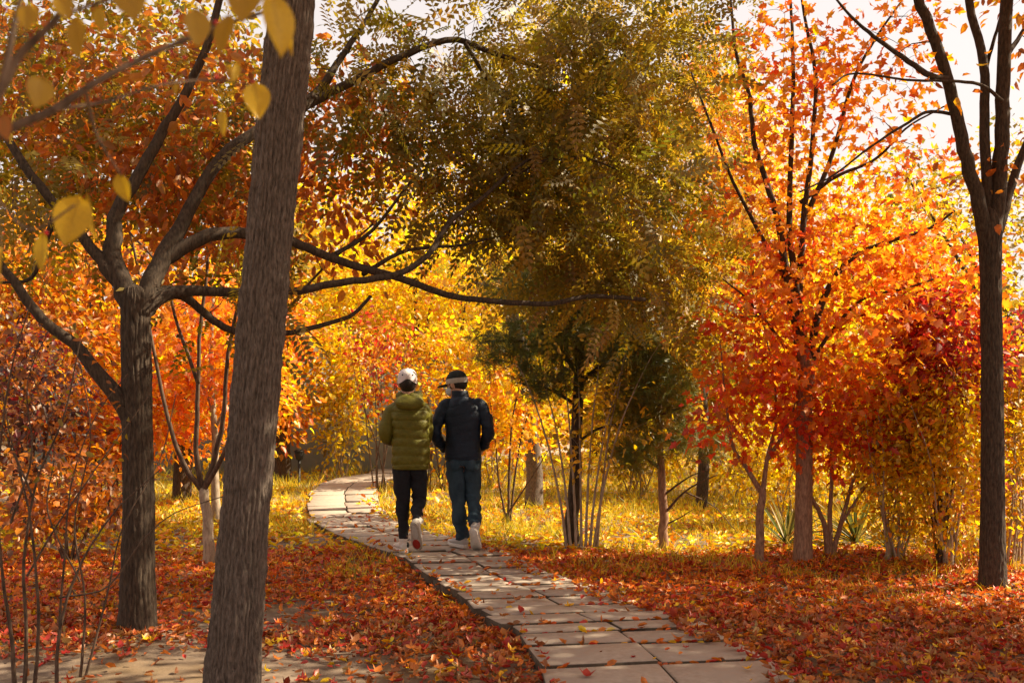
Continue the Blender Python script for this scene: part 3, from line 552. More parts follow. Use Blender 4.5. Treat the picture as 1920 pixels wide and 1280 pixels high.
# unseen trees added beyond the right edge of the frame to shade the near ground
for q, (x, y, h, r, sd) in enumerate(((8.4, 7.6, 6.2, 2.3, 401), (10.2, 5.6, 7.2, 2.5, 402), (3.5, 5.2, 6.3, 2.3, 403))):
    b = np.array([x, y, -.03]); 
    tree('shade_tree', ['broad amber tree past the right edge of the view', 'tall amber tree farther past the right edge of the view', 'amber tree beside the viewer past the right edge'][q], b, [(b, .16), (b+[.1, 0, h*.4], .12), (b+[0, .1, h*.8], .06)],
      [[(b+[0, 0, h*.45], .06), (b+[math.cos(a)*r*.6, math.sin(a)*r*.6, h*.8], .03), (b+[math.cos(a)*r, math.sin(a)*r, h], .012)] for a in (.3, 1.9, 3.4, 5)],
      [(b+[0, 0, h], (r, r, 1.5), 1)], T_OVAL, .15, 560, 17, (RU,OR,GOLD), (1,1,1), M_BARK_DARK, M_BARK_DARK, seed=sd, spread=.28, group='trees shading the path')

for q, (x, y, h, r, sd) in enumerate(((-1.9, 1.2, 6.2, 2.6, 411), (2.9, 2.6, 6.6, 2.5, 412), (-4.6, -3.0, 6.0, 2.8, 413), (.4, -5.5, 6.4, 3.0, 414), (5.6, -4.0, 6.0, 2.8, 415), (-6.2, 2.8, 5.6, 2.2, 416))):  # unseen trees added around and behind the camera to darken the foreground
    b = np.array([x, y, -.03])
    tree('shade_tree', ['rusty tree standing over the viewer on the left', 'rusty tree standing over the viewer on the right', 'rusty tree behind the viewer on the left', 'rusty tree straight behind the viewer', 'rusty tree behind the viewer on the right', 'rusty tree past the left edge of the view'][q], b, [(b, .16), (b+[.1, 0, h*.4], .12), (b+[0, .1, h*.8], .06)],
      [[(b+[0, 0, h*.5], .06), (b+[math.cos(a)*r*.6, math.sin(a)*r*.6, h*.85], .03), (b+[math.cos(a)*r, math.sin(a)*r, h], .012)] for a in (.3, 1.9, 3.4, 5)],
      [(b+[0, 0, h], (r, r, 1.3), 1)], T_OVAL, .17, 260, 14, (RU,OL,BR), (1,1,1), M_BARK_DARK, M_BARK_DARK, seed=sd, spread=.34, group='trees shading the path')

# ------------------------------------------------------------------ wall and garden lamp at the back left
m = MB()
for (x0, x1, z0, z1, y0, y1) in ((-9.5, -.6, -.1, 2.15, 20.6, 20.85),):
    V = A_([(x0,y0,z0),(x1,y0,z0),(x1,y1,z0),(x0,y1,z0),(x0,y0,z1),(x1,y0,z1),(x1,y1,z1),(x0,y1,z1)]); F = I_([[0,1,5,4],[1,2,6,5],[2,3,7,6],[3,0,4,7],[4,5,6,7],[0,3,2,1]])
    m.add(V, [F])
t = empty('garden_wall', (-5, 20.7, 0), 'plain grey-green garden wall behind the bend of the path', 'wall'); m.build('wall_panel', M_WALL, t)
m = MB(); V = V.copy(); V[:4, 2] = 2.153; V[4:, 2] = 2.23; V[[0,1,4,5], 1] -= .04; V[[2,3,6,7], 1] += .04; m.add(V, [F]); m.build('coping', M_WALL, t)
M_BLACK = noise_mat('black_metal', (.012,.012,.012), (.03,.03,.028), (20,20,20), .5, .1, 3, .002)
b = gb(561, 18.4); t = empty('garden_lamp', b, 'short black garden lamp in front of the grey wall', 'lamp')
m = MB(); tube(m, [b, b+[0,0,.04], b+[0,0,.05], b+[0,0,.45]], [.06, .06, .022, .022], 12); m.build('post', M_BLACK, t, True)
m = MB(); tube(m, [b+[0,0,.45], b+[0,0,.47], b+[0,0,.60]], [.03, .06, .085], 12); m.build('lamp_head', M_BLACK, t, True)
m = MB(); tube(m, [b+[0,0,.6], b+[0,0,.61], b+[0,0,.64]], [.10, .10, .03], 12); m.build('lamp_cap', M_BLACK, t, True)

# ------------------------------------------------------------------ two people walking away
def fabric(name, c, rough=.8, sheen=.2, bump=.15, scale=90, vary=.2):
    c1 = tuple(v*(1-vary) for v in c); c2 = tuple(min(1, v*(1+vary)) for v in c)
    return noise_mat(name, c1, c2, (scale*.3, scale*.3, scale*.45), rough, .6, 6, .012)
M_SKIN = noise_mat('skin', (.50,.28,.18), (.58,.34,.23), (20,20,20), .55, .05, 3, .001)
M_HAIR = noise_mat('black_hair', (.012,.009,.008), (.03,.024,.02), (160,160,30), .5, .4, 3, .002)
M_OLIVE = fabric('olive_nylon', (.125,.112,.012), .55); M_NAVY = fabric('navy_nylon', (.010,.019,.036), .55)
M_TROUS = fabric('black_cotton', (.017,.018,.022), .9); M_JEANS = noise_mat('blue_denim', (.016,.032,.05), (.045,.08,.11), (9,9,5), .9, .3, 8, .004)
M_CAPW = fabric('white_cotton', (.72,.66,.66), .85, vary=.06); M_CAPK = fabric('black_cap_cloth', (.02,.022,.02), .85); M_CAPG = fabric('grey_cap_cloth', (.40,.38,.34), .85, vary=.1)
M_MASK = fabric('blue_mask', (.50,.58,.62), .8, vary=.08); M_SHOEW = fabric('white_leather', (.66,.62,.56), .5, vary=.08); M_SHOEG = fabric('pale_grey_knit', (.46,.44,.42), .8, vary=.1)
M_RED = fabric('red_rubber', (.26,.02,.012), .7); M_YEL = fabric('yellow_trim', (.75,.55,.03), .6); M_GREY = fabric('grey_rubber', (.35,.31,.26), .7); M_DARK = fabric('black_rubber', (.02,.02,.02), .6)

def loft(mb, rings, n=24, e=2.0, mod=None, cap=True, sub=1):
    """rings: (cx,cy,cz, rx, ry[, tilt]) stacked; horizontal superellipse sections; mod(theta,t)-> extra radius"""
    R = np.array([list(r)+[0]*(6-len(r)) for r in rings], float)
    if sub > 1: R = smooth_poly(R, len(R)*sub)
    th = np.arange(n)/n*2*np.pi; c, s = np.cos(th), np.sin(th)
    rr = (np.abs(c)**e+np.abs(s)**e)**(-1/e); V = []
    for q, r in enumerate(R):
        ex = 1+(mod(th, r[2], q/(len(R)-1)) if mod else 0)
        x = r[0]+c*rr*r[3]*ex; y = r[1]+s*rr*r[4]*ex; z = r[2]+r[5]*s*rr
        V.append(np.c_[x, y, np.broadcast_to(z, x.shape)])
    V = np.concatenate(V); k = len(R)
    i = np.arange(k-1)[:, None]*n; j = np.arange(n)[None]; j2 = (j+1) % n
    fs = [np.stack([i+j, i+j2, i+n+j2, i+n+j], -1).reshape(-1, 4)]
    if cap:
        V = np.vstack([V, R[0, :3], R[-1, :3]]); a = n*k
        fs += [np.stack([(np.arange(n)+1) % n, np.arange(n), np.full(n, a)], -1), np.stack([(k-1)*n+np.arange(n), (k-1)*n+(np.arange(n)+1) % n, np.full(n, a+1)], -1)]
    mb.add(V, fs)
def limb(mb, pts, rad, k=16, n=28, wr=0.0, seed=0):
    q = smooth_poly(np.c_[np.array(pts, float), np.array(rad, float)], n)
    L = np.linspace(0, 1, n); th = np.arange(k)/k
    d = None
    if wr:
        u, v = np.meshgrid(th, L); d = wr*((vnoise(u*4, v*14+u*3, 4, seed)-.5)*1.4+(vnoise(u*8, v*30+u*8, 8, seed+1)-.5)*.7)
    tube(mb, q[:, :3], q[:, 3], k, None, True, d)
def ellip(mb, c, r, n=20, m=12, rot=None, z0=-1.0, z1=1.0):
    zz = np.linspace(z0, z1, m); V = []
    for z in zz:
        s = math.sqrt(max(1e-6, 1-z*z)); th = np.arange(n)/n*2*np.pi; V.append(np.c_[np.cos(th)*s*r[0], np.sin(th)*s*r[1], np.full(n, z*r[2])])
    V = np.concatenate(V)
    if rot is not None: V = V@np.array(rot).T
    V = V+np.array(c); i = np.arange(m-1)[:, None]*n; j = np.arange(n)[None]; j2 = (j+1) % n
    V = np.vstack([V, V[:n].mean(0), V[-n:].mean(0)]); a = n*m
    mb.add(V, [np.stack([i+j, i+j2, i+n+j2, i+n+j], -1).reshape(-1, 4), np.stack([(np.arange(n)+1) % n, np.arange(n), np.full(n, a)], -1), np.stack([(m-1)*n+np.arange(n), (m-1)*n+(np.arange(n)+1) % n, np.full(n, a+1)], -1)])
def rotz(a): c, s = math.cos(a), math.sin(a); return np.array([[c,-s,0],[s,c,0],[0,0,1]])
def rotx(a): c, s = math.cos(a), math.sin(a); return np.array([[1,0,0],[0,c,-s],[0,s,c]])
def roty(a): c, s = math.cos(a), math.sin(a); return np.array([[c,0,s],[0,1,0],[-s,0,c]])
def local(mb, R, o): mb.v = [v@np.asarray(R).T+np.asarray(o) for v in mb.v]; return mb
def fuse(mb, voxel):                            # one continuous skin out of overlapping forms
    me = mb.mesh('tmp'); o = bpy.data.objects.new('tmp', me); COL.objects.link(o)
    md = o.modifiers.new('r', 'REMESH'); md.mode = 'VOXEL'; md.voxel_size = voxel
    ms = o.modifiers.new('s', 'SMOOTH'); ms.factor = .5; ms.iterations = 4
    dg = bpy.context.evaluated_depsgraph_get(); dg.update(); out = bpy.data.meshes.new_from_object(o.evaluated_get(dg))
    bpy.data.objects.remove(o); bpy.data.meshes.remove(me)
    out.polygons.foreach_set('use_smooth', np.ones(len(out.polygons), bool)); return out
class Person:
    def __init__(s, loc, label): s.t = empty('person', loc, label, 'person')
    def part(s, name, mb, mat, parent=None, smooth=True):
        me = mb.mesh(name, (0,0,0), smooth); return link(name, me, mat, parent or s.t)

def head_forms(mb, c, yaw, tilt):
    """skull, jaw, nose, ears; face looks along +y before yaw"""
    h = MB(); ellip(h, (0,0,.025), (.078,.098,.105)); ellip(h, (0,.028,-.055), (.060,.070,.075)); 
    ellip(h, (0,.103,-.012), (.014,.02,.026)); ellip(h, (0,.095,-.055), (.028,.014,.012)); ellip(h, (0,.088,.022), (.055,.016,.012))
    for s in (-1, 1): ellip(h, (s*.083,-.005,-.008), (.012,.022,.034), rot=roty(s*.15)@rotx(-.15)); ellip(h, (s*.031,.088,.006), (.013,.010,.008))
    local(h, rotz(yaw)@rotx(tilt), c); mb.v += h.v; mb.f += [f+mb.n for f in h.f]; mb.c += h.c; mb.n += h.n
def hand_forms(mb, wrist, dirv, side):
    d = nrm(np.array(dirv, float)); w = np.array(wrist, float); x = nrm(np.cross(d, [0, 0, 1.])); z = np.cross(x, d)
    limb(mb, [w, w+d*.05, w+d*.095], [.026, .036, .034], 12, 8)
    for q, (o, L) in enumerate(((-.026,.066),(-.009,.076),(.009,.072),(.025,.056))):
        a = w+d*.088+z*o; limb(mb, [a, a+d*L*.45-x*side*.004, a+d*L*.8-x*side*.018, a+d*L*.95-x*side*.03], [.0095,.009,.0085,.007], 8, 8)
    a = w+d*.025-z*.028; limb(mb, [a, a+d*.03-z*.022-x*side*.012, a+d*.062-z*.026-x*side*.022], [.013,.011,.008], 8, 7)
def shoe(person, name, ankle, rotm, sole_mat, up_mat, accents, L=.285):
    """built heel at origin, toe along +y, then turned"""
    sec = [(-.005,.030,.075),(.02,.037,.088),(.06,.039,.092),(.10,.040,.083),(.15,.045,.066),(.20,.047,.053),(.24,.043,.044),(.268,.030,.036),(L-.003,.010,.028)]
    U = MB(); n = 18; V = []
    for y, w, h in sec:
        th = np.arange(n)/n*2*np.pi; V.append(np.c_[np.cos(th)*w*np.where(np.sin(th) < 0, 1.0, .82+.18*np.cos(th)**2), np.full(n, y), .022+(np.sin(th)*.5+.5)*h])
    k = len(sec); V = np.concatenate(V); V = np.vstack([V, V[:n].mean(0), V[-n:].mean(0)]); i = np.arange(k-1)[:, None]*n; j = np.arange(n)[None]; j2 = (j+1) % n; a = n*k
    fs = [np.stack([i+j, i+n+j, i+n+j2, i+j2], -1).reshape(-1, 4), np.stack([np.arange(n), (np.arange(n)+1) % n, np.full(n, a)], -1), np.stack([(k-1)*n+(np.arange(n)+1) % n, (k-1)*n+np.arange(n), np.full(n, a+1)], -1)]
    U.add(V, fs); limb(U, [(0,.045,.07),(0,.043,.11),(0,.04,.135)], [.042,.044,.046], 16, 8)
    S = MB(); th = np.linspace(0, 2*np.pi, 36, endpoint=False); t = (1-np.cos(th))/2
    yy = -.012+t*(L+.018); ww = np.interp(yy, [-.012,0,.03,.10,.16,.20,.25,.28,L+.006], [.012,.030,.040,.037,.046,.050,.045,.028,.006]); xx = np.where(np.sin(th) >= 0, ww, -ww)
    lv = [np.c_[xx*f, -.0+L/2+(yy-L/2)*g, np.full(36, z)+np.maximum(0, yy-.2)**2*3.0] for f, g, z in ((.93,.985,0),(1.03,1.0,.006),(1.02,1.0,.026),(.9,.97,.034))]
    V = np.vstack(lv+[[[0, L/2, 0]], [[0, L/2, .03]]]); i = np.arange(3)[:, None]*36; j = np.arange(36)[None]; j2 = (j+1) % 36
    S.add(V, [np.stack([i+j, i+36+j, i+36+j2, i+j2], -1).reshape(-1, 4), np.stack([np.arange(36), (np.arange(36)+1) % 36, np.full(36, 144)], -1), np.stack([108+(np.arange(36)+1) % 36, 108+np.arange(36), np.full(36, 145)], -1)])
    piv = np.array([0, .045, .1]); off = np.array(ankle)-rotm@piv
    so = person.part(name, local(U, rotm, off), up_mat); person.part('sole', local(S, rotm, off), sole_mat, so)
    for nm, c, r, mt in accents:
        m = MB(); ellip(m, c, r, 16, 9); person.part(nm, local(m, rotm, off), mt, so)

# ---- first walker: olive quilted jacket, white cap
AX, AY = (768-960)/FPX*10.02, 10.02
A = Person((AX, AY, ZT), 'person in olive quilted jacket and white cap walking away down the path')
hc = (-.022, .02, 1.585); bm = MB(); head_forms(bm, hc, .12, -.05)
limb(bm, [(-.015,-.005,1.36),(-.018,0,1.45),(-.02,.012,1.54)], [.066,.056,.055], 16, 10)
loft(bm, [(0,0,.80,.13,.10),(0,0,.90,.15,.11),(0,0,1.05,.13,.095),(0,0,1.2,.15,.105),(0,0,1.33,.155,.10),(-.01,0,1.41,.10,.08)], 24, 2.2, sub=3)
lhip, rhip = (-.072,0,.86), (.072,0,.86)
lk, la = (-.07,.035,.475), (-.055,.0,.10); rk, ra = (.088,.06,.50), (.098,-.25,.31)
limb(bm, [lhip, lk, la], [.08,.052,.038], 16, 20); limb(bm, [rhip, rk, ra], [.08,.052,.038], 16, 20)
lsh, lel, lwr = (-.165,0,1.345), (-.222,-.03,1.11), (-.13,.17,1.04); rsh, rel, rwr = (.135,.02,1.335), (.148,.09,1.10), (.06,.21,1.06)
for a, b_, c_, s in ((lsh, lel, lwr, -1), (rsh, rel, rwr, 1)):
    limb(bm, [a, b_, c_], [.05,.04,.027], 14, 18); hand_forms(bm, c_, (-s*.6,.5,-.15), s)
link('body', fuse(bm, .0075), M_SKIN, A.t)
band = .083
def quilt(th, z, t): return .10*(np.abs(np.sin(np.pi*(z+.008*np.sin(th*2+z*9))/band))**.42-.75)+.012*np.sin(th*5+z*21)+.010*np.sin(th*9-z*47)
jk = MB(); loft(jk, [(.012,0,.795,.168,.125),(.012,0,.84,.178,.137),(.012,0,1.0,.176,.137),(.008,.0,1.15,.176,.137),(.004,.0,1.27,.185,.135),(0,0,1.345,.175,.12),(-.005,0,1.395,.13,.105),(-.01,.0,1.43,.085,.085)], 64, 2.35, quilt, sub=14)
ja = A.part('jacket', jk, M_OLIVE)
for pts, sd in ((((-.07,0,1.372), (-.150,0,1.335), (-.198,-.015,1.23), lel, (-.20,.08,1.055), lwr), 1), (((.07,.01,1.372), (.13,.02,1.335), (.142,.05,1.22), rel, (.12,.17,1.06), rwr), 2)):
    m = MB(); limb(m, pts, [.045,.070,.074,.066,.058,.048], 22, 70, .012, sd); A.part('sleeve', m, M_OLIVE, ja)
hd = MB(); 
u = np.linspace(0, 2*np.pi, 40, endpoint=False)
for q in range(1): 
    ring = np.c_[-.005+.092*np.cos(u), .015+.088*np.sin(u), 1.474+.014*np.sin(u)]
    ring = np.vstack([ring, ring[:1]]); tube(hd, ring, .034+.006*np.sin(np.linspace(0, 25, 41)), 12, cap=False)
th = np.linspace(0, 1, 14)                      # the hood lying on the back
loft(hd, [(.012,-.105,1.335,.03,.02),(.012,-.118,1.35,.095,.045),(.01,-.118,1.385,.132,.062),(.008,-.10,1.42,.138,.075),(.004,-.075,1.452,.12,.072),(0,-.05,1.475,.095,.06),(0,-.03,1.485,.05,.04)], 32, 2.2, lambda th, z, t: .05*np.sin(th*3+z*60)+.03*np.sin(th*7), sub=4)
A.part('hood', hd, M_OLIVE, ja)
m = MB(); loft(m, [(.012,0,.783,.160,.118),(.012,0,.79,.172,.13),(.012,0,.806,.172,.13),(.012,0,.813,.160,.12)], 48, 2.35); A.part('hem', m, M_OLIVE, ja)
tm = MB(); limb(tm, [(-.07,0,.88),(-.072,.01,.72),lk,(-.062,.01,.26),(la[0],la[1],.115)], [.092,.082,.066,.053,.040], 24, 70, .016, 5)
limb(tm, [(.07,0,.88),(.076,.03,.72),rk,(.078,-.08,.42),(ra[0],ra[1]+.005,ra[2]+.02)], [.092,.082,.066,.052,.041], 24, 70, .016, 7)
loft(tm, [(0,0,.78,.12,.10),(0,0,.84,.155,.12),(0,0,.92,.15,.115)], 32, 2.3, sub=4); A.part('trousers', tm, M_TROUS)
shoe(A, 'shoe', la, rotz(.42), M_SHOEW, M_SHOEW, (('heel_patch', (.024,.022,.072), (.020,.034,.034), M_DARK), ('yellow_patch', (-.022,.05,.085), (.020,.03,.020), M_YEL)))
shoe(A, 'shoe', ra, rotz(-.28)@rotx(-1.18), M_GREY, M_SHOEW, (('sole_patch', (.0,.21,-.001), (.038,.05,.008), M_RED), ('sole_rim', (.0,.09,-.0005), (.028,.075,.006), M_CAPG), ('yellow_patch', (.02,.08,.085), (.03,.06,.03), M_YEL)))
hr = MB(); ellip(hr, (0,-.012,.0), (.079,.098,.105), 28, 14, z0=-.9, z1=.8); local(hr, rotz(.12), np.array(hc)+[0,-.004,.012]); A.part('hair', hr, M_HAIR)
cp = MB(); n = 40; rings = []
for q, (z, s) in enumerate(((-.02,1.0),(.02,1.0),(.055,.955),(.085,.83),(.108,.6),(.118,.32),(.121,.05))):
    t_ = np.arange(n)/n*2*np.pi; back = np.maximum(0, -np.sin(t_))**6; zz = z+(back*.042 if q == 0 else (back*.012 if q == 1 else 0)); rings.append(np.c_[np.cos(t_)*.094*s, np.sin(t_)*.112*s, np.broadcast_to(zz, t_.shape)])
V = np.concatenate(rings); i = np.arange(6)[:, None]*n; j = np.arange(n)[None]; j2 = (j+1) % n
cp.add(V, [np.stack([i+j, i+j2, i+n+j2, i+n+j], -1).reshape(-1, 4)]); local(cp, rotz(.12), np.array(hc)+[0,0,.022]); cap = A.part('cap', cp, M_CAPW)
m = MB(); ellip(m, (0,.115,0), (.075,.085,.012), 24, 9); local(m, rotz(.12)@rotx(-.12), np.array(hc)+[0,.0,.012]); A.part('brim', m, M_CAPW, cap)
m = MB(); ellip(m, (0,0,.144), (.010,.010,.006), 12, 7); local(m, rotz(.12), hc); A.part('button', m, M_CAPW, cap)
for a in (-.55, .55):
    m = MB(); d = rotz(.12)@np.array([math.sin(a)*.092, -math.cos(a)*.108, .082]); ellip(m, np.array(hc)+d, (.007,.006,.007), 10, 7); A.part('eyelet', m, M_NAVY, cap)
mk = MB(); ellip(mk, (0,.062,-.05), (.064,.062,.055), 24, 10); local(mk, rotz(.12), hc); A.part('face_mask', mk, M_MASK)

# ---- second walker: navy jacket, jeans, black cap, head turned left
BX, BY = (868-960)/FPX*10.25, 10.25
B = Person((BX, BY, ZT), 'person in navy jacket, blue jeans and black cap walking with head turned left')
hc = (-.06, .045, 1.575); yaw = 1.0; bm = MB(); head_forms(bm, hc, yaw, -.12)
limb(bm, [(-.02,-.01,1.36),(-.03,.005,1.45),(-.05,.025,1.54)], [.068,.06,.058], 16, 10)
loft(bm, [(0,0,.80,.13,.10),(0,0,.90,.15,.11),(0,0,1.05,.14,.10),(0,0,1.2,.16,.11),(0,0,1.33,.165,.105),(-.01,0,1.42,.11,.085)], 24, 2.2, sub=3)
lk, la = (-.045,.03,.475), (.0,.02,.11); rk, ra = (.092,.05,.49), (.125,-.16,.235)
limb(bm, [(-.075,0,.86), lk, la], [.082,.054,.038], 16, 20); limb(bm, [(.085,0,.86), rk, ra], [.082,.054,.038], 16, 20)
lsh, lel, lwr = (-.165,0,1.355), (-.262,-.03,1.13), (-.175,.11,.955); rsh, rel, rwr = (.16,0,1.355), (.243,-.03,1.13), (.18,.13,.965)
for a, b_, c_, s in ((lsh, lel, lwr, -1), (rsh, rel, rwr, 1)):
    limb(bm, [a, b_, c_], [.052,.042,.028], 14, 18); hand_forms(bm, c_, (-s*.3,.5,-.45), s)
link('body', fuse(bm, .0075), M_SKIN, B.t)
def quilt2(th, z, t): return .035*(np.abs(np.sin(z*34+np.sin(th*2)*1.0))**.5-.7)+.010*np.sin(th*6+z*19)+.012*np.sin(th*3-z*27)
jk = MB(); loft(jk, [(-.0,0,.865,.172,.128),(0,0,.90,.178,.135),(0,0,1.02,.163,.128),(0,0,1.15,.170,.132),(0,0,1.27,.182,.134),(0,0,1.35,.170,.122),(-.01,0,1.415,.125,.105),(-.02,.005,1.46,.09,.088)], 60, 2.4, quilt2, sub=12)
ja = B.part('jacket', jk, M_NAVY)
for pts, sd in ((((-.08,0,1.40), (-.165,0,1.362), (-.225,-.02,1.26), lel, (-.232,.04,1.03), lwr), 3), (((.07,0,1.40), (.16,0,1.362), (.212,-.02,1.26), rel, (.215,.05,1.04), rwr), 4)):
    m = MB(); limb(m, pts, [.045,.070,.068,.061,.053,.046], 22, 70, .014, sd); B.part('sleeve', m, M_NAVY, ja)
m = MB(); loft(m, [(-.02,.005,1.44,.085,.083),(-.025,.005,1.47,.083,.08),(-.032,.01,1.515,.078,.077),(-.034,.011,1.52,.068,.068)], 32, 2.1, sub=3); B.part('collar', m, M_NAVY, ja)
m = MB(); loft(m, [(0,0,.855,.165,.12),(0,0,.862,.176,.132),(0,0,.88,.176,.132),(0,0,.888,.165,.12)], 48, 2.4); B.part('hem', m, M_NAVY, ja)
tm = MB(); limb(tm, [(-.072,0,.90),(-.068,.015,.72),lk,(-.03,.02,.26),(la[0],la[1],.10)], [.095,.086,.072,.062,.060], 24, 70, .018, 15)
limb(tm, [(.082,0,.90),(.088,.03,.72),rk,(.108,-.05,.37),(ra[0]-.004,ra[1]+.015,ra[2]+.02)], [.095,.086,.072,.062,.058], 24, 70, .018, 17)
loft(tm, [(0,0,.80,.13,.105),(.003,0,.86,.165,.125),(0,0,.93,.155,.12)], 32, 2.3, sub=4); je = B.part('jeans', tm, M_JEANS)
for s in (-1, 1):
    m = MB(); ellip(m, (.004+s*.078,-.112,.815), (.052,.02,.06), 16, 9); B.part('back_pocket', m, M_JEANS, je)
shoe(B, 'shoe', la, rotz(.62), M_SHOEW, M_SHOEG, (('heel_tab', (0,.0,.095), (.02,.012,.028), M_CAPG),))
shoe(B, 'shoe', ra, rotz(-.22)@rotx(-.95), M_SHOEW, M_SHOEG, (('heel_tab', (0,.0,.095), (.02,.012,.028), M_CAPG),))
Rh = rotz(yaw)@rotx(-.12)
hr = MB(); ellip(hr, (0,-.012,.0), (.083,.097,.09), 28, 14, z0=-.72, z1=.8); local(hr, Rh, np.array(hc)+[0,0,.012]); B.part('hair', hr, M_HAIR)
def capshell(zs, ro=1.0):
    m = MB(); R_ = []
    for z, s in zs:
        t_ = np.arange(n)/n*2*np.pi; R_.append(np.c_[np.cos(t_)*.094*s*ro, np.sin(t_)*.112*s*ro-.004, np.full(n, z)])
    k = len(zs); i = np.arange(k-1)[:, None]*n; m.add(np.concatenate(R_), [np.stack([i+j, i+j2, i+n+j2, i+n+j], -1).reshape(-1, 4)]); return m
cap = B.part('cap', local(capshell(((.055,.985),(.075,.95),(.105,.80),(.128,.56),(.138,.3),(.14,.04))), Rh, hc), M_CAPK)
B.part('cap_band', local(capshell(((.012,1.0),(.016,1.015),(.056,1.0),(.06,.985))), Rh, hc), M_CAPG, cap)
m = MB(); ellip(m, (0,.135,.022), (.078,.085,.011), 24, 9); B.part('brim', local(m, Rh@rotx(-.1), hc), M_CAPK, cap)
mk = MB(); ellip(mk, (0,.064,-.052), (.066,.064,.055), 24, 10); mask = B.part('face_mask', local(mk, Rh, hc), M_MASK)
for s in (-1, 1):
    m = MB(); tube(m, local_pts := [np.array(hc)+Rh@np.array(p) for p in ((s*.06,.075,-.03),(s*.078,.03,-.01),(s*.088,-.012,.01))], .002, 5); B.part('ear_loop', m, M_CAPW, mask)
gl = MB()
for s in (-1, 1): tube(gl, [np.array(hc)+Rh@np.array(p) for p in ((s*.066,.09,.012),(s*.083,.04,.014),(s*.09,-.01,.006))], .0025, 5)
for s in (-1, 1): 
    uu = np.linspace(0, 2*np.pi, 17); tube(gl, [np.array(hc)+Rh@np.array((s*.034+.028*math.cos(a), .104-.12*abs(s*.034+.028*math.cos(a))**1.4, .008+.02*math.sin(a))) for a in uu], .002, 5, cap=False)
B.part('glasses', gl, M_DARK)

# ------------------------------------------------------------------ near twig with yellow leaves at the top left
b = P(-140, 330, 1.55); t = empty('near_branch', b, 'out-of-focus twig with hanging yellow leaves and red berries at the upper left', 'branch')
for q in (PL(1.55,1.75,.008,.003,(-140,330),(22,240),(100,206),(187,150),(262,112),(337,79),(440,40),(540,10)), PL(1.35,1.35,.007,.004,(-60,260),(0,170),(40,100),(110,30),(160,-60)), PL(1.3,1.3,.005,.003,(-20,240),(10,130),(30,30),(60,-80)), PL(1.6,1.9,.003,.0015,(100,206),(200,190),(300,160),(400,150),(470,160)), PL(1.5,1.6,.003,.0015,(-60,300),(0,380),(60,430),(140,385)), PL(1.6,1.8,.003,.0015,(160,165),(180,250),(215,310),(228,330)), PL(1.35,1.5,.003,.0015,(110,30),(250,-10),(400,-5),(500,0),(550,50))):
    m = MB(); q_ = smooth_poly(np.array([list(a)+[r_] for a, r_ in q]), 26); tube(m, q_[:, :3], q_[:, 3], 7); m.build('twig', M_TWIG, t, True)
u = np.linspace(0, 1, 9); w_ = .46*np.sin(np.pi*np.clip(u, 0, 1)**.8)**.85*(1-.25*u); V = []; F = []
for k, uu in enumerate(u):
    for s in (-1, -.5, 0, .5, 1): V.append((s*w_[k], uu, .07*abs(s)*(1-uu*.4)+.10*math.sin(uu*2.5)*.6))
for k in range(8):
    for s in range(4): F.append([k*5+s, k*5+s+1, k*5+s+6, k*5+s+5])
rng = np.random.RandomState(77); lib = []
for c in ((.66,.40,.010), (.58,.36,.012), (.48,.27,.010), (.42,.15,.02)):
    m = MB(); m.add(A_(V), [I_(F)], np.array(c)); tube(m, [(0,.02,0),(.01,-.18,.03),(-.02,-.42,.0)], [.012,.01,.008], 5, (.30,.14,.03)); tube(m, [(0,0,.004),(0,.5,.055),(0,.97,.035)], [.010,.008,.003], 5, (.44,.24,.012)); lib.append(m.mesh('leaf', smooth=True))
for x, y, d, wpx, hpx, rot, ci in ((478,155,1.85,52,78,.1,0),(150,368,1.75,74,110,-.25,0),(168,366,1.8,40,95,.2,1),(84,436,1.7,58,85,0,1),(222,326,1.8,36,62,.35,1),(368,18,1.35,52,80,.0,2),(432,30,1.4,50,90,-.15,2),(510,-10,1.45,72,140,.12,0),(468,-40,1.4,75,105,-.1,2),(418,205,1.85,18,60,.05,1),(183,15,1.4,30,55,.3,1),(146,35,1.35,42,95,.1,2),(80,145,1.4,54,75,-.15,2),(6,215,1.35,34,62,.3,3),(58,8,1.3,44,60,-.1,2),(4,465,1.7,24,80,.1,0),(240,-30,1.35,66,80,.2,2),(446,118,1.7,16,46,-.2,1),(428,122,1.7,14,40,.25,2),(545,45,1.5,16,70,.1,0),(332,150,1.85,12,36,0,1),(110,-10,1.3,40,60,.4,2)):
    s = .9*hpx*d/FPX; sxw = .9*wpx*d/FPX/.8; dv = np.array([math.sin(rot), rng.normal(0, .12), -math.cos(rot)]); fa = rng.normal(0, .45)
    yv = nrm(dv); zv = nrm(np.array([math.sin(fa), -math.cos(fa), .1])); xv = nrm(np.cross(yv, zv)); zv = np.cross(xv, yv)
    mt = np.eye(4); mt[:3, 0] = xv*sxw*1.05; mt[:3, 1] = yv*s; mt[:3, 2] = zv*s; mt[:3, 3] = P(x, y, d)-b
    o = link('leaf', lib[ci], M_FORE, t); o.matrix_local = Matrix(mt.tolist())
M_BERRY = noise_mat('red_berry', (.35,.01,.012), (.5,.02,.02), (30,30,30), .3, .05, 2, .001)
bl = MB(); ellip(bl, (0,0,0), (1,1,1.1), 12, 8); bme = bl.mesh('berry', smooth=True)
for x, y, d in ((322,97,1.7),(346,108,1.75),(388,140,1.8),(405,145,1.8),(396,185,1.85),(402,193,1.85),(310,152,1.8),(245,112,1.6),(474,155,1.85),(333,22,1.4),(405,43,1.5),(10,18,1.3),(86,437,1.7)):
    o = link('berry', bme, M_BERRY, t); r_ = .0036; o.matrix_local = Matrix.Translation(Vector((P(x, y, d)-b).tolist())) @ Matrix.Scale(r_, 4)

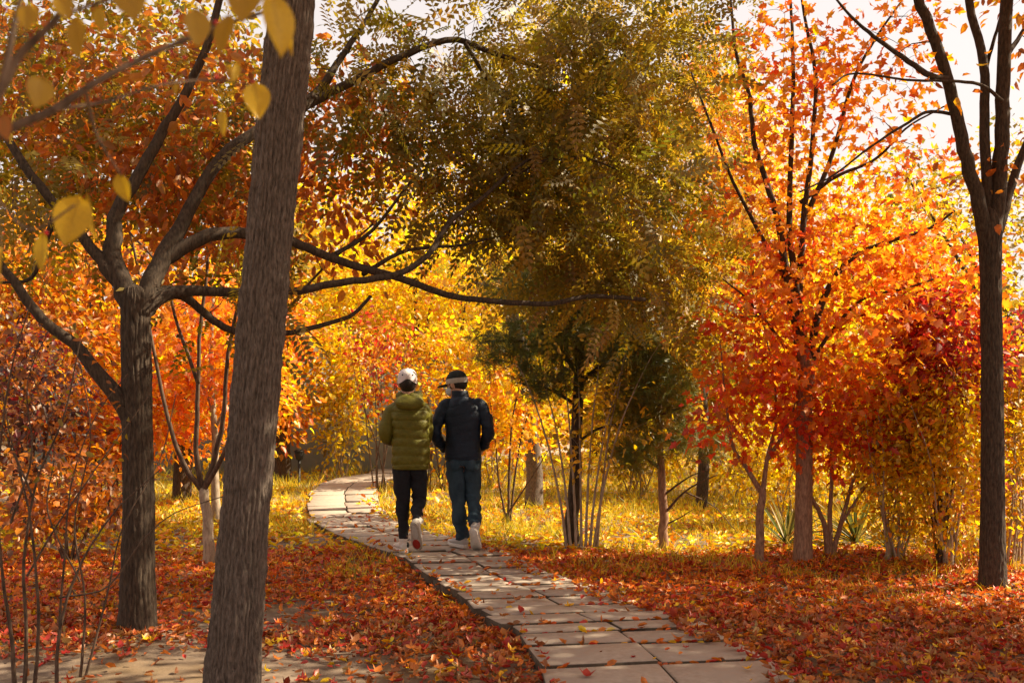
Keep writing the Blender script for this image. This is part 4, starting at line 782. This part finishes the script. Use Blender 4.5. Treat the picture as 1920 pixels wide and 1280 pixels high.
# ------------------------------------------------------------------ fallen leaves and grass
rng = np.random.RandomState(900)
def soilmask(x, y):                             # bare earth on the left, near the viewer
    f = np.sin(x*1.7+y*.8)+np.sin(x*.9-y*1.9+2)+.6*np.sin(x*4.1+y*3.3)
    e1 = ((x+2.1)/2.8)**2+((y-5.4)/1.45)**2; e2 = ((x+1.75)/.75)**2+((y-7.6)/.55)**2
    return np.clip(1.25-np.minimum(e1, e2)+.18*f, 0, 1)
def scatter_ground(N, x0, x1, y0, y1, s0, s1, cols, wts, tpl, lift=.03, dens=None, jit=.2):
    x = rng.uniform(x0, x1, N); y = rng.uniform(y0, y1, N)
    keep = ~on_path(x, y, 0, 0) & (rng.rand(N) > soilmask(x, y)*.93) & (np.abs(x) < y*.62+1.2)
    edge = on_path(x, y, 0, 0) & ~on_path(x, y, .03, .16+.10*np.sin(y*5)) & (rng.rand(N) < .5)
    keep |= edge
    if dens is not None: keep &= rng.rand(N) < dens(x, y)
    x, y, edge = x[keep], y[keep], edge[keep]; n_ = len(x)
    z = np.where(edge, ZT+.003, ghe(x, y))+rng.rand(n_)*lift
    d = rng.normal(0, 1, (n_, 3)); d[:, 2] = np.abs(d[:, 2])*.22
    R = leaf_frames(rng, d, .72); s = rng.uniform(s0, s1, n_); R[:, :, 0] *= rng.uniform(.7, 1.1, (n_, 1))
    return np.c_[x, y, z], R, s, pal(rng, n_, cols, wts, jit)
lit = MB(); NEAR = []
C1 = ((.50,.13,.025),(.62,.18,.02),RD,(.34,.11,.03),TAN,(.40,.045,.02),Y2); W1 = (4,2.4,2,4,1.0,2.4,.7)
C2 = ((.80,.22,.015),(.70,.12,.012),(.6,.16,.02),RD,Y2,(.36,.11,.03)); W2 = (4,3,2.5,1.6,1.4,2)
C3 = (Y,Y2,OR,RU); W3 = (3,3,2.4,1)
for args, tpl in (((12500, -4.2, 5.4, 4.2, 7.6, .045, .085, C1, W1, T_MCURL), 0), ((18500, -4.2, 5.4, 4.2, 7.6, .035, .07, C1, W1, T_CURL), 0),
                  ((13000, -6, 6.5, 7.4, 10.6, .04, .08, C2, W2, T_MCURL), 1), ((18500, -6, 6.5, 7.4, 10.6, .035, .07, C2, W2, T_CURL), 1),
                  ((15000, -9, 9, 10.4, 15, .06, .1, C3, W3, T_CURL), 1), ((12000, -14, 14, 14.5, 26, .09, .15, C3, W3, T_BG), 1)):
    p, R, s, c = scatter_ground(*args)
    if tpl == 0: NEAR.append((p, R, s, c, args[-1]))
    else: inst(lit, args[-1], p, R, s, c)
# the largest in the picture are things of their own
lib = {}
def leafmesh(tp, ci, c):
    if (id(tp), ci) not in lib:
        m = MB(); m.add(tp[0], tp[1], np.array(c)); lib[(id(tp), ci)] = m.mesh('fallen_leaf')
    return lib[(id(tp), ci)]
PALN = (('brown', (.34,.11,.03)), ('orange', (.62,.18,.02)), ('red', (.42,.03,.02)), ('tan', TAN), ('yellow', Y2))
def one_leaf(p, R, s, tp, side):
    ci = int(rng.choice(5, p=[.25,.32,.2,.13,.1])); nmc, c = PALN[ci]
    o = link('fallen_leaf', leafmesh(tp, ci, c), M_LITTER); mt = np.eye(4); mt[:3, :3] = R*s; mt[:3, 3] = p; o.matrix_world = Matrix(mt.tolist())
    return tag(o, 'curled %s fallen leaf %s' % (nmc, side), 'leaf', 'fallen %s leaves %s' % (nmc, side))
for p, R, s, c, tp in NEAR:
    px = p[:, 0]/p[:, 1]*FPX+960; py = HOR+(CAM_H-p[:, 2])/p[:, 1]*FPX
    vis = (px > 20) & (px < 1900) & (py < 1275) & (p[:, 2] > ghe(p[:, 0], p[:, 1])+.016); key = np.where(vis, p[:, 1]/s, 1e9); top = np.zeros(len(p), bool); top[np.argsort(key)[:110]] = True
    for q in np.where(top)[0]:
        one_leaf(p[q]+[0, 0, .012], R[q], s[q], tp, 'in the litter right of the paved path' if px[q] > 1100 else 'in the litter left of the paved path')
    inst(lit, tp, p[~top], R[~top], s[~top], c[~top])
# leaves lying on the slabs and caught in the joints
jn = []
for k in range(len(rows)-2):
    l0, r0 = rows[k]; 
    if l0[1] > 13 or l0[1] < 4.5: continue
    for q in range(rng.randint(14, 34)):
        f = rng.rand()**.8; p = l0+(r0-l0)*f; jn.append((p[0]+rng.normal(0, .01), p[1]-rng.uniform(.0, .05), ZT-.028+rng.rand()*.02))
jn = np.array(jn); nj = len(jn); d = np.c_[rng.normal(0, 1, nj), rng.normal(0, .25, nj), rng.uniform(0, .25, nj)]
inst(lit, T_CURL, jn, leaf_frames(rng, d, .6), rng.uniform(.04, .07, nj), pal(rng, nj, C2, W2, .2))
tag(lit.build('leaf_litter', M_LITTER), 'carpet of fallen orange and red leaves beside the path', 'leaf litter', kind='stuff')
nb = 46; yy_ = rng.uniform(4.6, 12, nb); ff = rng.rand(nb); xx_ = np.interp(yy_, PLY, PLX)*(1-ff)+np.interp(yy_, PLY, PRX)*ff   # a few small ones blown over the slabs
small = (np.c_[xx_, yy_, np.full(nb, ZT+.008)], leaf_frames(rng, np.c_[rng.normal(0, 1, (nb, 2)), rng.rand(nb)*.3], .8), rng.uniform(.025, .05, nb), pal(rng, nb, C2, W2, .2))
SP = [(1100,1272,.09),(1400,1254,.06),(1480,1262,.055),(1190,1233,.05),(968,1128,.09),(950,1132,.08),(975,1150,.10),(985,1158,.06),(1200,1178,.055),(1195,1175,.07),(1270,1198,.09),(1340,1192,.08),(1325,1196,.06),(1060,1209,.08),(1085,1206,.07),(1010,1166,.05),(1100,1188,.05),(720,998,.11),(690,972,.07),(1420,1238,.10),(790,1075,.06),(870,1095,.07),(850,1085,.06),(930,1115,.06),(1000,1110,.06),(1010,1125,.07),(1060,1138,.07),(1090,1124,.07),(640,985,.06),(660,965,.06),(890,1061,.05),(905,1073,.05),(1290,1215,.05),(1035,1090,.07),(985,1088,.06),(960,1060,.06)]
for x, y, s in SP:
    p = PG(x, y, ZT); a = rng.rand()*6.28; R = leaf_frames(rng, np.array([[math.cos(a), math.sin(a), .12]]), .85)[0]
    one_leaf(p+[0, 0, .006], R, s, T_MCURL if rng.rand() < .5 else T_CURL, 'lying on the grey paving slabs')
m = MB(); inst(m, T_CURL, *small); tag(m.build('leaf_scraps', M_LITTER), 'small scraps of orange leaf blown over the slabs', 'leaf scraps', kind='stuff')
# grass
gr = MB()
T_BLADE = (A_([(-.02,0,0),(.02,0,0),(.016,.5,.06),(-.016,.5,.06),(0,1,.3)]), [I_([[0,1,2,3]]), I_([[3,2,4]])])
def grass(N, x0, x1, y0, y1, h0, h1, cols, wts, thr):
    x = rng.uniform(x0, x1, N); y = rng.uniform(y0, y1, N); f = np.sin(x*2.3+1)*np.sin(y*1.7)+.7*np.sin(x*5.1+y*3.7)+.5*np.sin(x*9-y*7)
    k = (f > thr+rng.normal(0, .5, N)) & ~on_path(x, y, -.03, -.03) & (soilmask(x, y) < .3); x, y = x[k], y[k]; n_ = len(x)
    d = np.c_[rng.normal(0, .55, (n_, 2)), np.ones(n_)]; R = leaf_frames(rng, d, .2); 
    inst(gr, T_BLADE, np.c_[x, y, ghe(x, y)-.01], R, rng.uniform(h0, h1, n_), pal(rng, n_, cols, wts, .2))
GA = ((.46,.38,.02),(.66,.48,.02),(.22,.24,.02),(.78,.54,.03)); GW = (2.5,3,1.2,3)
grass(9000, -1.6, 4.6, 9.0, 12.5, .10, .2, GA, GW, .1); grass(26000, -6, 7, 11.5, 18, .12, .26, GA, GW, -.6); grass(16000, -9, 10, 17, 26, .15, .32, GA, GW, -.8)
grass(2600, -4.5, -.3, 7.5, 11, .08, .16, GA, GW, .9); grass(2600, 1, 4.6, 7.8, 9.6, .07, .15, GA, GW, .5); grass(1500, -1.6, .6, 4.6, 7, .05, .1, ((.2,.19,.03),(.36,.27,.05)), (1,1), .9)
tag(gr.build('grass', M_GRASS), 'tufts of yellow-green grass between the fallen leaves', 'grass', kind='stuff')
